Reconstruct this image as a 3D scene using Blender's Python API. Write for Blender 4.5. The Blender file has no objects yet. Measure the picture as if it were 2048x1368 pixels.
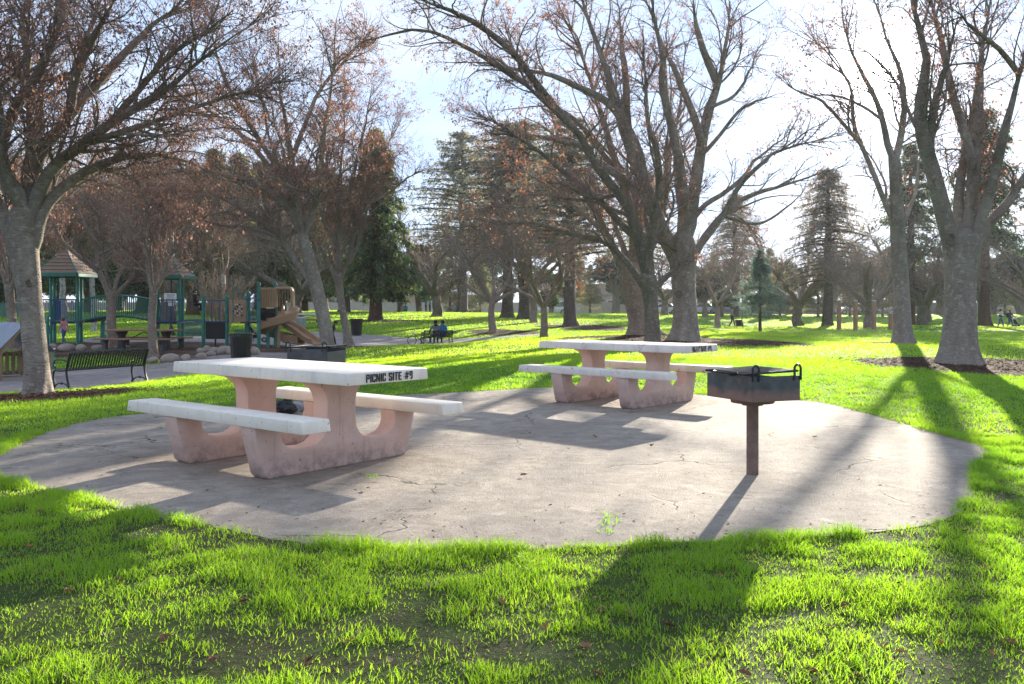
import bpy, bmesh, math, random
import numpy as np
from mathutils import Matrix, Vector, Euler

# ------------------------------------------------------------------ camera, sky, sun, exposure
S = bpy.context.scene
F, HZ, CH, W0 = 1770.0, 612.0, 1.238, 2048.0      # focal length and horizon row in photo pixels, eye height (m)
cd = bpy.data.cameras.new('camera'); cam = bpy.data.objects.new('camera', cd); S.collection.objects.link(cam)
cam.location = (0, 0, CH); cam.rotation_euler = (math.radians(90), 0, 0)
cd.sensor_width = 36; cd.lens = 36 * F / W0; cd.shift_y = -(684 - HZ) / W0
cd.clip_start = 0.05; cd.clip_end = 6000
S.camera = cam
SUN_AZ = math.atan2(1750 - 1024, F)                # clockwise from +Y
SUN_EL = math.atan((HZ - 150) / math.hypot(F, 1750 - 1024))
sdir = Vector((math.sin(SUN_AZ) * math.cos(SUN_EL), math.cos(SUN_AZ) * math.cos(SUN_EL), math.sin(SUN_EL)))
sl = bpy.data.lights.new('sun', 'SUN'); sl.energy = 3.15; sl.angle = math.radians(0.5); sl.color = (1, 0.90, 0.74)
so_ = bpy.data.objects.new('sun', sl); S.collection.objects.link(so_)
so_.rotation_euler = sdir.to_track_quat('Z', 'Y').to_euler()
wd = bpy.data.worlds.new('World'); S.world = wd; wd.use_nodes = True
def build_world():
    nt = wd.node_tree; n = nt.nodes; n.clear(); lk = nt.links.new
    out = n.new('ShaderNodeOutputWorld'); bg = n.new('ShaderNodeBackground')
    sky = n.new('ShaderNodeTexSky'); sky.sky_type = 'NISHITA'; sky.sun_disc = False
    sky.sun_elevation = SUN_EL; sky.sun_rotation = SUN_AZ; sky.air_density = 0.9; sky.dust_density = 0.12; sky.ozone_density = 2.5
    tc = n.new('ShaderNodeTexCoord'); sep = n.new('ShaderNodeSeparateXYZ'); lk(tc.outputs['Generated'], sep.inputs[0])
    zz = n.new('ShaderNodeMath'); zz.operation = 'MAXIMUM'; zz.inputs[1].default_value = 0.0; lk(sep.outputs[2], zz.inputs[0])
    za = n.new('ShaderNodeMath'); za.operation = 'ADD'; za.inputs[1].default_value = 0.22; lk(zz.outputs[0], za.inputs[0])
    cmb = n.new('ShaderNodeCombineXYZ')
    for i in (0, 1):
        d = n.new('ShaderNodeMath'); d.operation = 'DIVIDE'; lk(sep.outputs[i], d.inputs[0]); lk(za.outputs[0], d.inputs[1]); lk(d.outputs[0], cmb.inputs[i])
    nz = n.new('ShaderNodeTexNoise'); nz.inputs['Scale'].default_value = 1.1; nz.inputs['Detail'].default_value = 7; nz.inputs['Roughness'].default_value = 0.55
    nz.inputs['Distortion'].default_value = 0.6; lk(cmb.outputs[0], nz.inputs['Vector'])
    mr = n.new('ShaderNodeMapRange'); mr.inputs[1].default_value = 0.36; mr.inputs[2].default_value = 0.68; mr.inputs[3].default_value = 0.88; mr.inputs[4].default_value = 0.98
    lk(nz.outputs[0], mr.inputs[0])
    # thin high cloud: white where it is lit, fed by the sky behind it
    lum = n.new('ShaderNodeRGBToBW'); lk(sky.outputs[0], lum.inputs[0])
    cl = n.new('ShaderNodeMath'); cl.operation = 'MULTIPLY_ADD'; cl.inputs[1].default_value = 0.06; cl.inputs[2].default_value = CLOUD; lk(lum.outputs[0], cl.inputs[0])
    cc = n.new('ShaderNodeMix'); cc.data_type = 'RGBA'; cc.blend_type = 'MULTIPLY'; cc.inputs[0].default_value = 1.0
    lk(cl.outputs[0], cc.inputs[6])
    m2 = n.new('ShaderNodeMapRange'); m2.inputs[1].default_value = 0.44; m2.inputs[2].default_value = 0.72; lk(nz.outputs[0], m2.inputs[0])
    tn = n.new('ShaderNodeMix'); tn.data_type = 'RGBA'; lk(m2.outputs[0], tn.inputs[0]); tn.inputs[6].default_value = (0.62, 0.80, 1.14, 1); tn.inputs[7].default_value = (0.95, 1.0, 1.12, 1); lk(tn.outputs[2], cc.inputs[7])
    mx = n.new('ShaderNodeMix'); mx.data_type = 'RGBA'; lk(mr.outputs[0], mx.inputs[0]); lk(sky.outputs[0], mx.inputs[6]); lk(cc.outputs[2], mx.inputs[7])
    # bright aureole where the thin cloud lies before the sun
    dt = n.new('ShaderNodeVectorMath'); dt.operation = 'DOT_PRODUCT'; lk(tc.outputs['Generated'], dt.inputs[0]); dt.inputs[1].default_value = sdir
    cp = n.new('ShaderNodeMath'); cp.operation = 'MAXIMUM'; cp.inputs[1].default_value = 0.0; lk(dt.outputs['Value'], cp.inputs[0]); acc = None
    for ex, st in ((2600, 60.0), (260, 4.0)):
        pw = n.new('ShaderNodeMath'); pw.operation = 'POWER'; pw.inputs[1].default_value = ex; lk(cp.outputs[0], pw.inputs[0])
        ml = n.new('ShaderNodeMath'); ml.operation = 'MULTIPLY_ADD'; ml.inputs[1].default_value = st; lk(pw.outputs[0], ml.inputs[0])
        if acc is not None: lk(acc, ml.inputs[2])
        else: ml.inputs[2].default_value = 0.0
        acc = ml.outputs[0]
    ad = n.new('ShaderNodeMix'); ad.data_type = 'RGBA'; ad.blend_type = 'ADD'; ad.inputs[0].default_value = 1.0; lk(mx.outputs[2], ad.inputs[6]); lk(acc, ad.inputs[7])
    lk(ad.outputs[2], bg.inputs[0]); bg.inputs[1].default_value = SKY; lk(bg.outputs[0], out.inputs[0])
SKY, CLOUD, EXPO, HAZE = 0.05, 4.0, 2.42, 0.0003
build_world()
S.view_settings.view_transform = 'Standard'; S.view_settings.look = 'None'; S.view_settings.exposure = EXPO; S.view_settings.gamma = 1
S.view_settings.use_curve_mapping = False
S.render.engine = 'CYCLES'; S.cycles.use_denoising = True; S.cycles.max_bounces = 6; S.cycles.transparent_max_bounces = 8
S.cycles.diffuse_bounces = 3; S.cycles.caustics_reflective = False; S.cycles.caustics_refractive = False

# ------------------------------------------------------------------ helpers
C = S.collection
rng = np.random.default_rng(7)
random.seed(7)
def PX(px, py, Y):                                  # photo pixel at a chosen distance -> world point
    return np.array([(px - 1024) / F * Y, Y, CH - (py - HZ) / F * Y])
def props(o, label=None, cat=None, group=None, kind=None):
    if label: o['label'] = label
    if cat: o['category'] = cat
    if group: o['group'] = group
    if kind: o['kind'] = kind
    return o
def thing(name, loc, rz, label, cat, group=None):
    o = bpy.data.objects.new(name, None); C.objects.link(o); o.location = loc; o.rotation_euler = (0, 0, rz); o.empty_display_size = 0.2
    return props(o, label, cat, group)
def link_mesh(name, me, mat=None, parent=None, loc=None):
    o = bpy.data.objects.new(name, me); C.objects.link(o)
    if mat is not None and len(me.materials) == 0: me.materials.append(mat)
    if parent is not None: o.parent = parent
    if loc is not None: o.location = loc
    return o
def copy_tree(o, parent=None):
    c = o.copy(); C.objects.link(c); c.parent = parent
    for ch in list(o.children): copy_tree(ch, c)
    return c
def np_mesh(name, V, faces, smooth=True, col=None):
    """V (n,3); faces: list of int arrays (m,k); col (n,4) point colours"""
    me = bpy.data.meshes.new(name); V = np.asarray(V, np.float32)
    me.vertices.add(len(V)); me.vertices.foreach_set('co', V.ravel())
    loops = np.concatenate([np.asarray(f, np.int32).ravel() for f in faces])
    tot = np.concatenate([np.full(len(f), np.asarray(f).shape[1], np.int32) for f in faces])
    st = np.concatenate([[0], np.cumsum(tot)[:-1]]).astype(np.int32)
    me.loops.add(len(loops)); me.loops.foreach_set('vertex_index', loops)
    me.polygons.add(len(tot)); me.polygons.foreach_set('loop_start', st); me.polygons.foreach_set('loop_total', tot)
    me.update(calc_edges=True)
    me.polygons.foreach_set('use_smooth', np.full(len(tot), bool(smooth)))
    if col is not None:
        a = me.color_attributes.new('Col', 'FLOAT_COLOR', 'POINT'); a.data.foreach_set('color', np.asarray(col, np.float32).ravel())
    return me
def rotm(rx=0, ry=0, rz=0): return np.array(Euler((rx, ry, rz)).to_matrix())
class MB:
    """collects shapes of ONE part, then links them as one mesh"""
    def __init__(s): s.v = []; s.f = []; s.n = 0
    def add(s, V, Fs):
        V = np.asarray(V, float); s.v.append(V); s.f += [tuple(int(i) + s.n for i in f) for f in Fs]; s.n += len(V); return s
    def box(s, c, d, R=None, taper=1.0):
        x, y, z = np.array(d) / 2.0
        V = np.array([[-x, -y, -z], [x, -y, -z], [x, y, -z], [-x, y, -z], [-x * taper, -y * taper, z], [x * taper, -y * taper, z], [x * taper, y * taper, z], [-x * taper, y * taper, z]])
        if R is not None: V = V @ R.T
        return s.add(V + np.array(c), [(3, 2, 1, 0), (4, 5, 6, 7), (0, 1, 5, 4), (1, 2, 6, 5), (2, 3, 7, 6), (3, 0, 4, 7)])
    def tube(s, pts, r, n=8, caps=True, closed=False):
        P = np.array(pts, float); m = len(P); r = np.broadcast_to(np.asarray(r, float), (m,))
        if closed: T = np.roll(P, -1, 0) - np.roll(P, 1, 0)
        else: T = np.gradient(P, axis=0)
        T /= np.linalg.norm(T, axis=1)[:, None] + 1e-12
        u = np.cross(T[0], [0, 0, 1.0]);
        if np.linalg.norm(u) < 1e-3: u = np.array([1.0, 0, 0])
        a = np.arange(n) * 2 * np.pi / n; V = []
        for i in range(m):
            u = u - T[i] * (u @ T[i]); u /= np.linalg.norm(u) + 1e-12; w = np.cross(T[i], u)
            V.append(P[i] + r[i] * (np.cos(a)[:, None] * u + np.sin(a)[:, None] * w))
        Fs = []; mm = m if closed else m - 1
        for i in range(mm):
            j = (i + 1) % m
            for k in range(n): Fs.append((i * n + k, i * n + (k + 1) % n, j * n + (k + 1) % n, j * n + k))
        if caps and not closed: Fs += [tuple(range(n))[::-1], tuple((m - 1) * n + k for k in range(n))]
        return s.add(np.concatenate(V), Fs)
    def lathe(s, prof, c=(0, 0, 0), n=20, caps=True):
        a = np.arange(n) * 2 * np.pi / n; V = [np.stack([r * np.cos(a), r * np.sin(a), np.full(n, z)], 1) for r, z in prof]; m = len(prof); Fs = []
        for i in range(m - 1):
            for k in range(n): Fs.append((i * n + k, i * n + (k + 1) % n, (i + 1) * n + (k + 1) % n, (i + 1) * n + k))
        if caps: Fs += [tuple(range(n))[::-1], tuple((m - 1) * n + k for k in range(n))]
        return s.add(np.concatenate(V) + np.array(c), Fs)
    def prism(s, poly, o, u, v, w):                 # 2-D polygon in the plane (u,v) at o, thickness vector w
        P = np.array(poly, float); o, u, v, w = map(lambda q: np.array(q, float), (o, u, v, w)); m = len(P)
        A = o + P[:, :1] * u + P[:, 1:] * v; V = np.concatenate([A, A + w])
        Fs = [tuple(range(m))[::-1], tuple(range(m, 2 * m))] + [(i, (i + 1) % m, m + (i + 1) % m, m + i) for i in range(m)]
        return s.add(V, Fs)
    def ball(s, c, r, n=12, m=8, R=None, noise=0.0, seed=0):
        th = np.linspace(0, np.pi, m + 1); a = np.arange(n) * 2 * np.pi / n; r = np.broadcast_to(np.array(r, float), (3,)); V = []
        rr = np.random.default_rng(seed)
        for t in th:
            for q in a: V.append([np.sin(t) * np.cos(q), np.sin(t) * np.sin(q), np.cos(t)])
        V = np.array(V)
        if noise:
            k = rr.normal(size=(5, 3)) * 1.6; ph = rr.uniform(0, 6, 5); V = V * (1 + noise * np.sin(V @ k.T + ph).sum(1) / 2.2)[:, None]
        V = V * r
        if R is not None: V = V @ R.T
        Fs = [(i * n + k, (i + 1) * n + k, (i + 1) * n + (k + 1) % n, i * n + (k + 1) % n) for i in range(m) for k in range(n)]
        return s.add(V + np.array(c), Fs)
    def sweep(s, prof, path, up=(0, 0, 1)):         # closed 2-D profile (side, up) along a path
        P = np.array(path, float); m = len(P); n = len(prof); T = np.gradient(P, axis=0); V = []
        for i in range(m):
            t = T[i] / np.linalg.norm(T[i]); sd = np.cross(t, up); sd /= np.linalg.norm(sd); uu = np.cross(sd, t)
            for a, b in prof: V.append(P[i] + a * sd + b * uu)
        Fs = [(i * n + k, i * n + (k + 1) % n, (i + 1) * n + (k + 1) % n, (i + 1) * n + k) for i in range(m - 1) for k in range(n)]
        Fs += [tuple(range(n))[::-1], tuple((m - 1) * n + k for k in range(n))]
        return s.add(V, Fs)
    def mesh(s, name, smooth=False, bevel=0, seg=2):
        me = bpy.data.meshes.new(name); me.from_pydata(np.concatenate(s.v).tolist(), [], s.f); 
        bm = bmesh.new(); bm.from_mesh(me); bmesh.ops.remove_doubles(bm, verts=bm.verts, dist=1e-5); bmesh.ops.recalc_face_normals(bm, faces=bm.faces)
        if bevel:
            bmesh.ops.bevel(bm, geom=[e for e in bm.edges if e.is_manifold and e.calc_face_angle(0) > 0.6], offset=bevel, segments=seg, affect='EDGES', profile=0.5, clamp_overlap=True)
        if smooth:
            for f in bm.faces: f.smooth = True
            for e in bm.edges:
                if len(e.link_faces) == 2 and e.calc_face_angle(0) > 0.75: e.smooth = False
        bm.to_mesh(me); bm.free(); me.update(); return me
    def build(s, name, mat, parent=None, smooth=False, bevel=0, seg=2, loc=None):
        return link_mesh(name, s.mesh(name, smooth, bevel, seg), mat, parent, loc)
def catmull(P, n, closed=False):
    P = np.array(P, float); m = len(P)
    Q = np.concatenate([P[-1:], P, P[:2]]) if closed else np.concatenate([2 * P[:1] - P[1:2], P, 2 * P[-1:] - P[-2:-1]])
    segs = m if closed else m - 1; t = np.linspace(0, segs, n, endpoint=not closed); i = np.minimum(t.astype(int), segs - 1); f = (t - i)[:, None]
    a, b, c, d = Q[i], Q[i + 1], Q[i + 2], Q[i + 3]
    return 0.5 * ((2 * b) + (c - a) * f + (2 * a - 5 * b + 4 * c - d) * f ** 2 + (3 * b - a - 3 * c + d) * f ** 3)
_lat = np.random.default_rng(3).random((256, 256))
def vnoise(x, y, sc=1.0, oc=3):
    x = np.asarray(x, float) * sc + 57.3; y = np.asarray(y, float) * sc + 91.7; o = 0; a = 0.5; t = 0
    for _ in range(oc):
        xi = np.floor(x).astype(int); yi = np.floor(y).astype(int); fx = x - xi; fy = y - yi; fx = fx * fx * (3 - 2 * fx); fy = fy * fy * (3 - 2 * fy)
        g = lambda i, j: _lat[(xi + i) & 255, (yi + j) & 255]
        o = o + a * ((g(0, 0) * (1 - fx) + g(1, 0) * fx) * (1 - fy) + (g(0, 1) * (1 - fx) + g(1, 1) * fx) * fy); t += a
        a *= 0.5; x = x * 2.03 + 17; y = y * 2.03 + 31
    return o / t
def sstep(a, b, x): t = np.clip((x - a) / (b - a), 0, 1); return t * t * (3 - 2 * t)

# ------------------------------------------------------------------ materials
def new_mat(name):
    m = bpy.data.materials.new(name); m.use_nodes = True; nt = m.node_tree; p = nt.nodes['Principled BSDF']; return m, nt, p
def node(nt, t, **kw):
    n = nt.nodes.new('ShaderNode' + t)
    for k, v in kw.items():
        if k in n.inputs: n.inputs[k].default_value = v
        else: setattr(n, k, v)
    return n
def ramp(nt, src, a, b):
    m = node(nt, 'MapRange'); m.inputs[1].default_value = a; m.inputs[2].default_value = b; nt.links.new(src, m.inputs[0]); return m.outputs[0]
def mixc(nt, fac, a, b):
    m = node(nt, 'Mix', data_type='RGBA')
    for s, k in ((fac, 0), (a, 6), (b, 7)):
        if isinstance(s, (int, float)): m.inputs[k].default_value = s
        elif isinstance(s, tuple): m.inputs[k].default_value = (*s[:3], 1)
        else: nt.links.new(s, m.inputs[k])
    return m.outputs[2]
def coords(nt, kind='Object', scale=(1, 1, 1)):
    tc = node(nt, 'TexCoord'); mp = node(nt, 'Mapping'); mp.inputs['Scale'].default_value = scale; nt.links.new(tc.outputs[kind], mp.inputs[0]); return mp.outputs[0]
def noise_(nt, vec, sc, det=4, rough=0.6, dist=0.0):
    n = node(nt, 'TexNoise', Scale=sc, Detail=det, Roughness=rough, Distortion=dist); nt.links.new(vec, n.inputs['Vector']); return n.outputs[0]
def bump_(nt, p, h, strength=0.3, dist=0.01):
    b = node(nt, 'Bump', Strength=strength, Distance=dist); nt.links.new(h, b.inputs['Height']); nt.links.new(b.outputs[0], p.inputs['Normal'])
def pm(name, c1, c2=None, sc=8, rough=0.7, bump=0.2, bsc=40, bd=0.004, metal=0.0, stretch=(1, 1, 1), lo=0.35, hi=0.65, spec=0.3):
    m, nt, p = new_mat(name); v = coords(nt, 'Object', stretch); c2 = c2 or tuple(x * 0.7 for x in c1)
    nt.links.new(mixc(nt, ramp(nt, noise_(nt, v, sc), lo, hi), c1, c2), p.inputs['Base Color'])
    p.inputs['Roughness'].default_value = rough; p.inputs['Metallic'].default_value = metal; p.inputs['Specular IOR Level'].default_value = spec
    if bump: bump_(nt, p, noise_(nt, v, bsc, 3), bump, bd)
    return m
def leaf_mat(name, trans=0.5, rough=0.6, tcol=1.6, sat=1.0, gloss=0.03):
    """leaf or blade: colour from its own attribute, light passing through it"""
    m, nt, p = new_mat(name); at = node(nt, 'Attribute', attribute_name='Col')
    d = node(nt, 'BsdfDiffuse'); t = node(nt, 'BsdfTranslucent'); mx = node(nt, 'MixShader'); mx.inputs[0].default_value = trans
    nt.links.new(at.outputs[0], d.inputs[0])
    hs = node(nt, 'HueSaturation', Saturation=sat, Value=tcol); nt.links.new(at.outputs[0], hs.inputs['Color']); nt.links.new(hs.outputs[0], t.inputs[0])
    g = node(nt, 'BsdfGlossy', Roughness=0.45); g.inputs[0].default_value = (1, 1, 1, 1); m2 = node(nt, 'MixShader'); m2.inputs[0].default_value = gloss
    nt.links.new(d.outputs[0], mx.inputs[1]); nt.links.new(t.outputs[0], mx.inputs[2]); nt.links.new(mx.outputs[0], m2.inputs[1]); nt.links.new(g.outputs[0], m2.inputs[2])
    nt.nodes.remove(p); nt.links.new(m2.outputs[0], nt.nodes['Material Output'].inputs[0]); return m
# ------------------------------------------------------------------ terrain
PADPX = [(-45, 938), (0, 913), (90, 868), (200, 840), (330, 826), (478, 813), (640, 801), (800, 792), (925, 786), (1100, 777), (1240, 779), (1387, 790), (1596, 803), (1660, 811),
         (1750, 834), (1850, 862), (1930, 884), (1982, 905), (1978, 920), (1955, 937), (1950, 968), (1948, 992), (1930, 1020), (1890, 1042), (1790, 1066), (1650, 1077), (1500, 1084), (1300, 1092),
         (1150, 1100), (1000, 1104), (850, 1105), (700, 1099), (600, 1090), (500, 1074), (400, 1051), (300, 1036), (200, 1010), (100, 986), (0, 962)]
def flat(px, py, z=0.0):
    Y = F * (CH - z) / (py - HZ); return ((px - 1024) / F * Y, Y)
PAD = catmull([flat(*p) for p in PADPX], 280, closed=True)
PAD = PAD + np.stack([vnoise(PAD[:, 0], PAD[:, 1], 6) - .5, vnoise(PAD[:, 1], PAD[:, 0] + 9, 6) - .5], 1) * 0.07
def poly_sd(x, y, poly):
    """signed distance to a polygon, negative inside"""
    x = np.asarray(x, float); y = np.asarray(y, float); sh = x.shape; x = x.ravel(); y = y.ravel()
    d = np.full(x.shape, 1e9); ins = np.zeros(x.shape, bool); m = len(poly)
    for i in range(m):
        ax, ay = poly[i]; bx, by = poly[(i + 1) % m]; ex, ey = bx - ax, by - ay; L2 = ex * ex + ey * ey + 1e-12
        t = np.clip(((x - ax) * ex + (y - ay) * ey) / L2, 0, 1); d = np.minimum(d, (x - ax - t * ex) ** 2 + (y - ay - t * ey) ** 2)
        c = ((ay > y) != (by > y)); ins ^= c & (x < (bx - ax) * (y - ay) / (by - ay + 1e-12) + ax)
    d = np.sqrt(d); return np.where(ins, -d, d).reshape(sh)
CTRL = [(136, 782, 16.5), (292, 763, 18), (60, 790, 14.5), (20, 762, 20), (130, 700, 30), (482, 735, 23.9), (713, 671, 42), (870, 690, 38), (820, 692, 38), (102, 690, 33), (360, 686, 34), (290, 704, 30), (308, 713, 27),
        (430, 694, 31), (518, 698, 31), (600, 695, 31), (655, 694, 28), (697, 694, 32), (1368, 681, 30), (1300, 685, 28), (1285, 668, 34), (1805, 690, 33), (1917, 728, 19), (985, 665, 45), (1015, 636, 65), (1048, 638, 62),
        (1089, 674, 40), (1140, 652, 52), (752, 640, 58), (1520, 663, 48), (1434, 656, 58), (1656, 651, 70), (1740, 656, 62), (1970, 653, 70), (1711, 660, 55), (2003, 656, 76), (1468, 656, 76), (1232, 627, 110), (880, 628, 105),
        (1050, 628, 110), (1600, 633, 110), (1900, 636, 110), (400, 660, 45), (250, 660, 45), (450, 640, 60), (250, 640, 60), (60, 650, 50), (600, 652, 50), (700, 622, 95), (400, 620, 90), (900, 632, 72), (800, 640, 62), (1250, 645, 60),
        (1380, 640, 80), (1000, 700, 26), (1150, 700, 24), (800, 720, 19), (900, 740, 15), (1600, 700, 24), (1700, 740, 16), (1600, 760, 14), (1500, 690, 28), (2048, 760, 15), (2000, 690, 27), (450, 760, 15.5), (600, 735, 18)]
ctrl = [tuple(PX(*c)) for c in CTRL]
ctrl += [(x, y, 0.0) for x, y in PAD[::14]] + [(x, y, 0.0) for x in (-3, 0, 3) for y in (2.5, 5, 8)] + [(x, -6, 0) for x in (-20, 0, 20)] + [(-14, 6, 0), (14, 6, 0), (9, 10, 0), (-9, 9, -.03)]
ctrl += [(-70, 60, .2), (70, 60, -.4), (-70, 10, 0), (70, 10, 0), (-60, 110, .4), (60, 110, -.1), (45, 30, -.1), (-45, 30, -.1)]
ctrl = np.array(ctrl)
def _tps(d2): return 0.5 * d2 * np.log(d2 + 1e-9)
_n = len(ctrl); _A = np.zeros((_n + 3, _n + 3)); _d2 = ((ctrl[:, None, :2] - ctrl[None, :, :2]) ** 2).sum(-1)
_A[:_n, :_n] = _tps(_d2) + np.eye(_n) * 6.0; _A[:_n, _n] = 1; _A[:_n, _n + 1:] = ctrl[:, :2]; _A[_n:, :_n] = _A[:_n, _n:].T
_w = np.linalg.solve(_A, np.concatenate([ctrl[:, 2], [0, 0, 0]]))
def HF(x, y):
    x = np.atleast_1d(np.asarray(x, float)); y = np.atleast_1d(np.asarray(y, float)); sh = x.shape; xr = x.ravel(); yr = y.ravel(); z = np.empty(xr.shape)
    for i in range(0, len(xr), 20000):
        a = xr[i:i + 20000]; b = yr[i:i + 20000]; cx = np.clip(a, -75, 75); cy = np.clip(b, -8, 120)
        z[i:i + 20000] = _tps((cx[:, None] - ctrl[:, 0]) ** 2 + (cy[:, None] - ctrl[:, 1]) ** 2) @ _w[:_n] + _w[_n] + _w[_n + 1] * cx + _w[_n + 2] * cy
    far = sstep(100, 125, np.maximum(yr, np.abs(xr) * 1.4)); z = z * (1 - far) + 0.12 * far
    z = np.clip(z, -1.6, 1.2)
    sd = poly_sd(xr, yr, PAD[::4]); k = sstep(0.05, 2.2, sd)
    z = z * k + (1 - k) * np.where(sd < -.06, -0.006, 0.009) + k * 0.05 * (vnoise(xr, yr, 0.45, 3) - .5) * (yr < 130)
    return z.reshape(sh)
def h1(x, y): return float(HF([x], [y])[0])
def G(px, py, Y):                                   # a spot on the ground near that pixel and distance
    p = PX(px, py, Y); return (float(p[0]), float(p[1]), h1(p[0], p[1]))
def axis(segs):
    out = [segs[0][0]]
    for a, b, st in segs: out += list(np.linspace(a, b, max(1, int(round((b - a) / st))) + 1)[1:])
    return np.array(out)
gx = axis([(-600, -400, 100), (-400, -80, 40), (-80, -30, 1.2), (-30, -8, .5), (-8, 8, .16), (8, 30, .5), (30, 80, 1.2), (80, 400, 40), (400, 600, 100)])
gy = axis([(-300, -30, 90), (-30, 1, 2), (1, 9, .14), (9, 16, .3), (16, 60, .6), (60, 130, 1.4), (130, 500, 50), (500, 900, 100)])
GX, GY = np.meshgrid(gx, gy); GZ = HF(GX, GY)
def soil_mask(x, y):
    """1 where bare soil shows through the lawn"""
    n = vnoise(x, y * 1.5, 1.3, 4); fade = 1 - sstep(6.0, 9.0, y)
    patch = sstep(.60, .70, n) * fade * .8
    for (px, py, r, s) in ((20, 1195, .30, .9), (120, 1230, .30, .95), (60, 1270, .26, .9), (240, 1275, .24, .85), (770, 1245, .2, .85), (1290, 1310, .2, .8), (1960, 1340, .3, .8), (1850, 1150, .26, .9), (640, 1260, .18, .75), (1540, 1345, .2, .75), (430, 1270, .16, .75), (1050, 1300, .15, .9), (130, 1120, .25, .5), (310, 1060, .25, .7), (1020, 1215, .2, .5)):
        X, Y = flat(px, py); patch = np.maximum(patch, s * np.exp(-(((x - X) / r / 1.5) ** 2 + ((y - Y) / r / .8) ** 2)) * (0.5 + n))
    return np.clip(patch, 0, 1)
ny, nx = GX.shape; idx = np.arange(ny * nx).reshape(ny, nx)
quads = np.stack([idx[:-1, :-1], idx[:-1, 1:], idx[1:, 1:], idx[1:, :-1]], -1).reshape(-1, 4)
sm = soil_mask(GX, GY).ravel(); sm = np.where(GY.ravel() > 14, 0, sm)
gcol = np.stack([sm, vnoise(GX, GY, .5).ravel(), np.zeros(len(sm)), np.ones(len(sm))], 1)
gme = np_mesh('lawn', np.stack([GX, GY, GZ], -1).reshape(-1, 3), [quads], True, gcol)
def lawn_mat():
    m, nt, p = new_mat('lawn'); v = coords(nt, 'Object'); at = node(nt, 'Attribute', attribute_name='Col'); sp = node(nt, 'SeparateColor'); nt.links.new(at.outputs[0], sp.inputs[0])
    g = mixc(nt, ramp(nt, noise_(nt, v, .35, 5), .35, .65), (0.075, 0.19, 0.018), (0.13, 0.26, 0.02))
    g = mixc(nt, ramp(nt, noise_(nt, v, 14, 4), .4, .7), g, (0.045, 0.10, 0.014))
    s = mixc(nt, ramp(nt, noise_(nt, v, 22, 5), .3, .7), (0.028, 0.020, 0.014), (0.070, 0.050, 0.036))
    fac = node(nt, 'Math', operation='ADD', use_clamp=True); nt.links.new(sp.outputs[0], fac.inputs[0]); fac.inputs[1].default_value = 0.0
    far = node(nt, 'SeparateXYZ'); nt.links.new(v, far.inputs[0]); near = ramp(nt, far.outputs[1], 14, 6)
    soil2 = node(nt, 'Math', operation='MULTIPLY'); nt.links.new(near, soil2.inputs[0]); soil2.inputs[1].default_value = .66
    mxx = node(nt, 'Math', operation='MAXIMUM'); nt.links.new(fac.outputs[0], mxx.inputs[0]); nt.links.new(soil2.outputs[0], mxx.inputs[1])
    nt.links.new(mixc(nt, mxx.outputs[0], g, s), p.inputs['Base Color']); p.inputs['Roughness'].default_value = .9; p.inputs['Specular IOR Level'].default_value = .1
    bump_(nt, p, noise_(nt, v, 30, 5, .7), .9, .05); return m
props(link_mesh('ground', gme, lawn_mat()), 'lawn rolling back over low mounds to the trees', 'lawn', kind='structure')

# ------------------------------------------------------------------ flat sheets laid on the ground
def sheet(name, poly, off, mat, step=0.3, zfun=HF, label=None, cat=None, kind='structure', skirt=0.0):
    poly = np.array(poly, float); bm = bmesh.new(); vs = [bm.verts.new((x, y, 0)) for x, y in poly]; bm.faces.new(vs)
    x0, y0 = poly.min(0); x1, y1 = poly.max(0)
    for ax, a, b in ((0, x0, x1), (1, y0, y1)):
        k = int((b - a) / step)
        for i in range(1, k + 1):
            c = [0, 0, 0]; c[ax] = a + (b - a) * i / (k + 1); nn = [0, 0, 0]; nn[ax] = 1
            bmesh.ops.bisect_plane(bm, geom=bm.verts[:] + bm.edges[:] + bm.faces[:], plane_co=c, plane_no=nn)
    bmesh.ops.triangulate(bm, faces=[f for f in bm.faces if len(f.verts) > 4])
    co = np.array([v.co[:2] for v in bm.verts]); z = zfun(co[:, 0], co[:, 1]) + off
    for v, zz in zip(bm.verts, z): v.co.z = zz
    bmesh.ops.recalc_face_normals(bm, faces=bm.faces)
    if bm.faces and sum(f.normal.z for f in bm.faces) < 0: bmesh.ops.reverse_faces(bm, faces=bm.faces)
    if skirt:
        ed = [e for e in bm.edges if e.is_boundary]; r = bmesh.ops.extrude_edge_only(bm, edges=ed)
        for e in r['geom']:
            if isinstance(e, bmesh.types.BMVert): e.co.z -= skirt
    for f in bm.faces: f.smooth = not skirt
    me = bpy.data.meshes.new(name); bm.to_mesh(me); bm.free(); o = link_mesh(name, me, mat)
    return props(o, label, cat, kind=kind)
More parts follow.
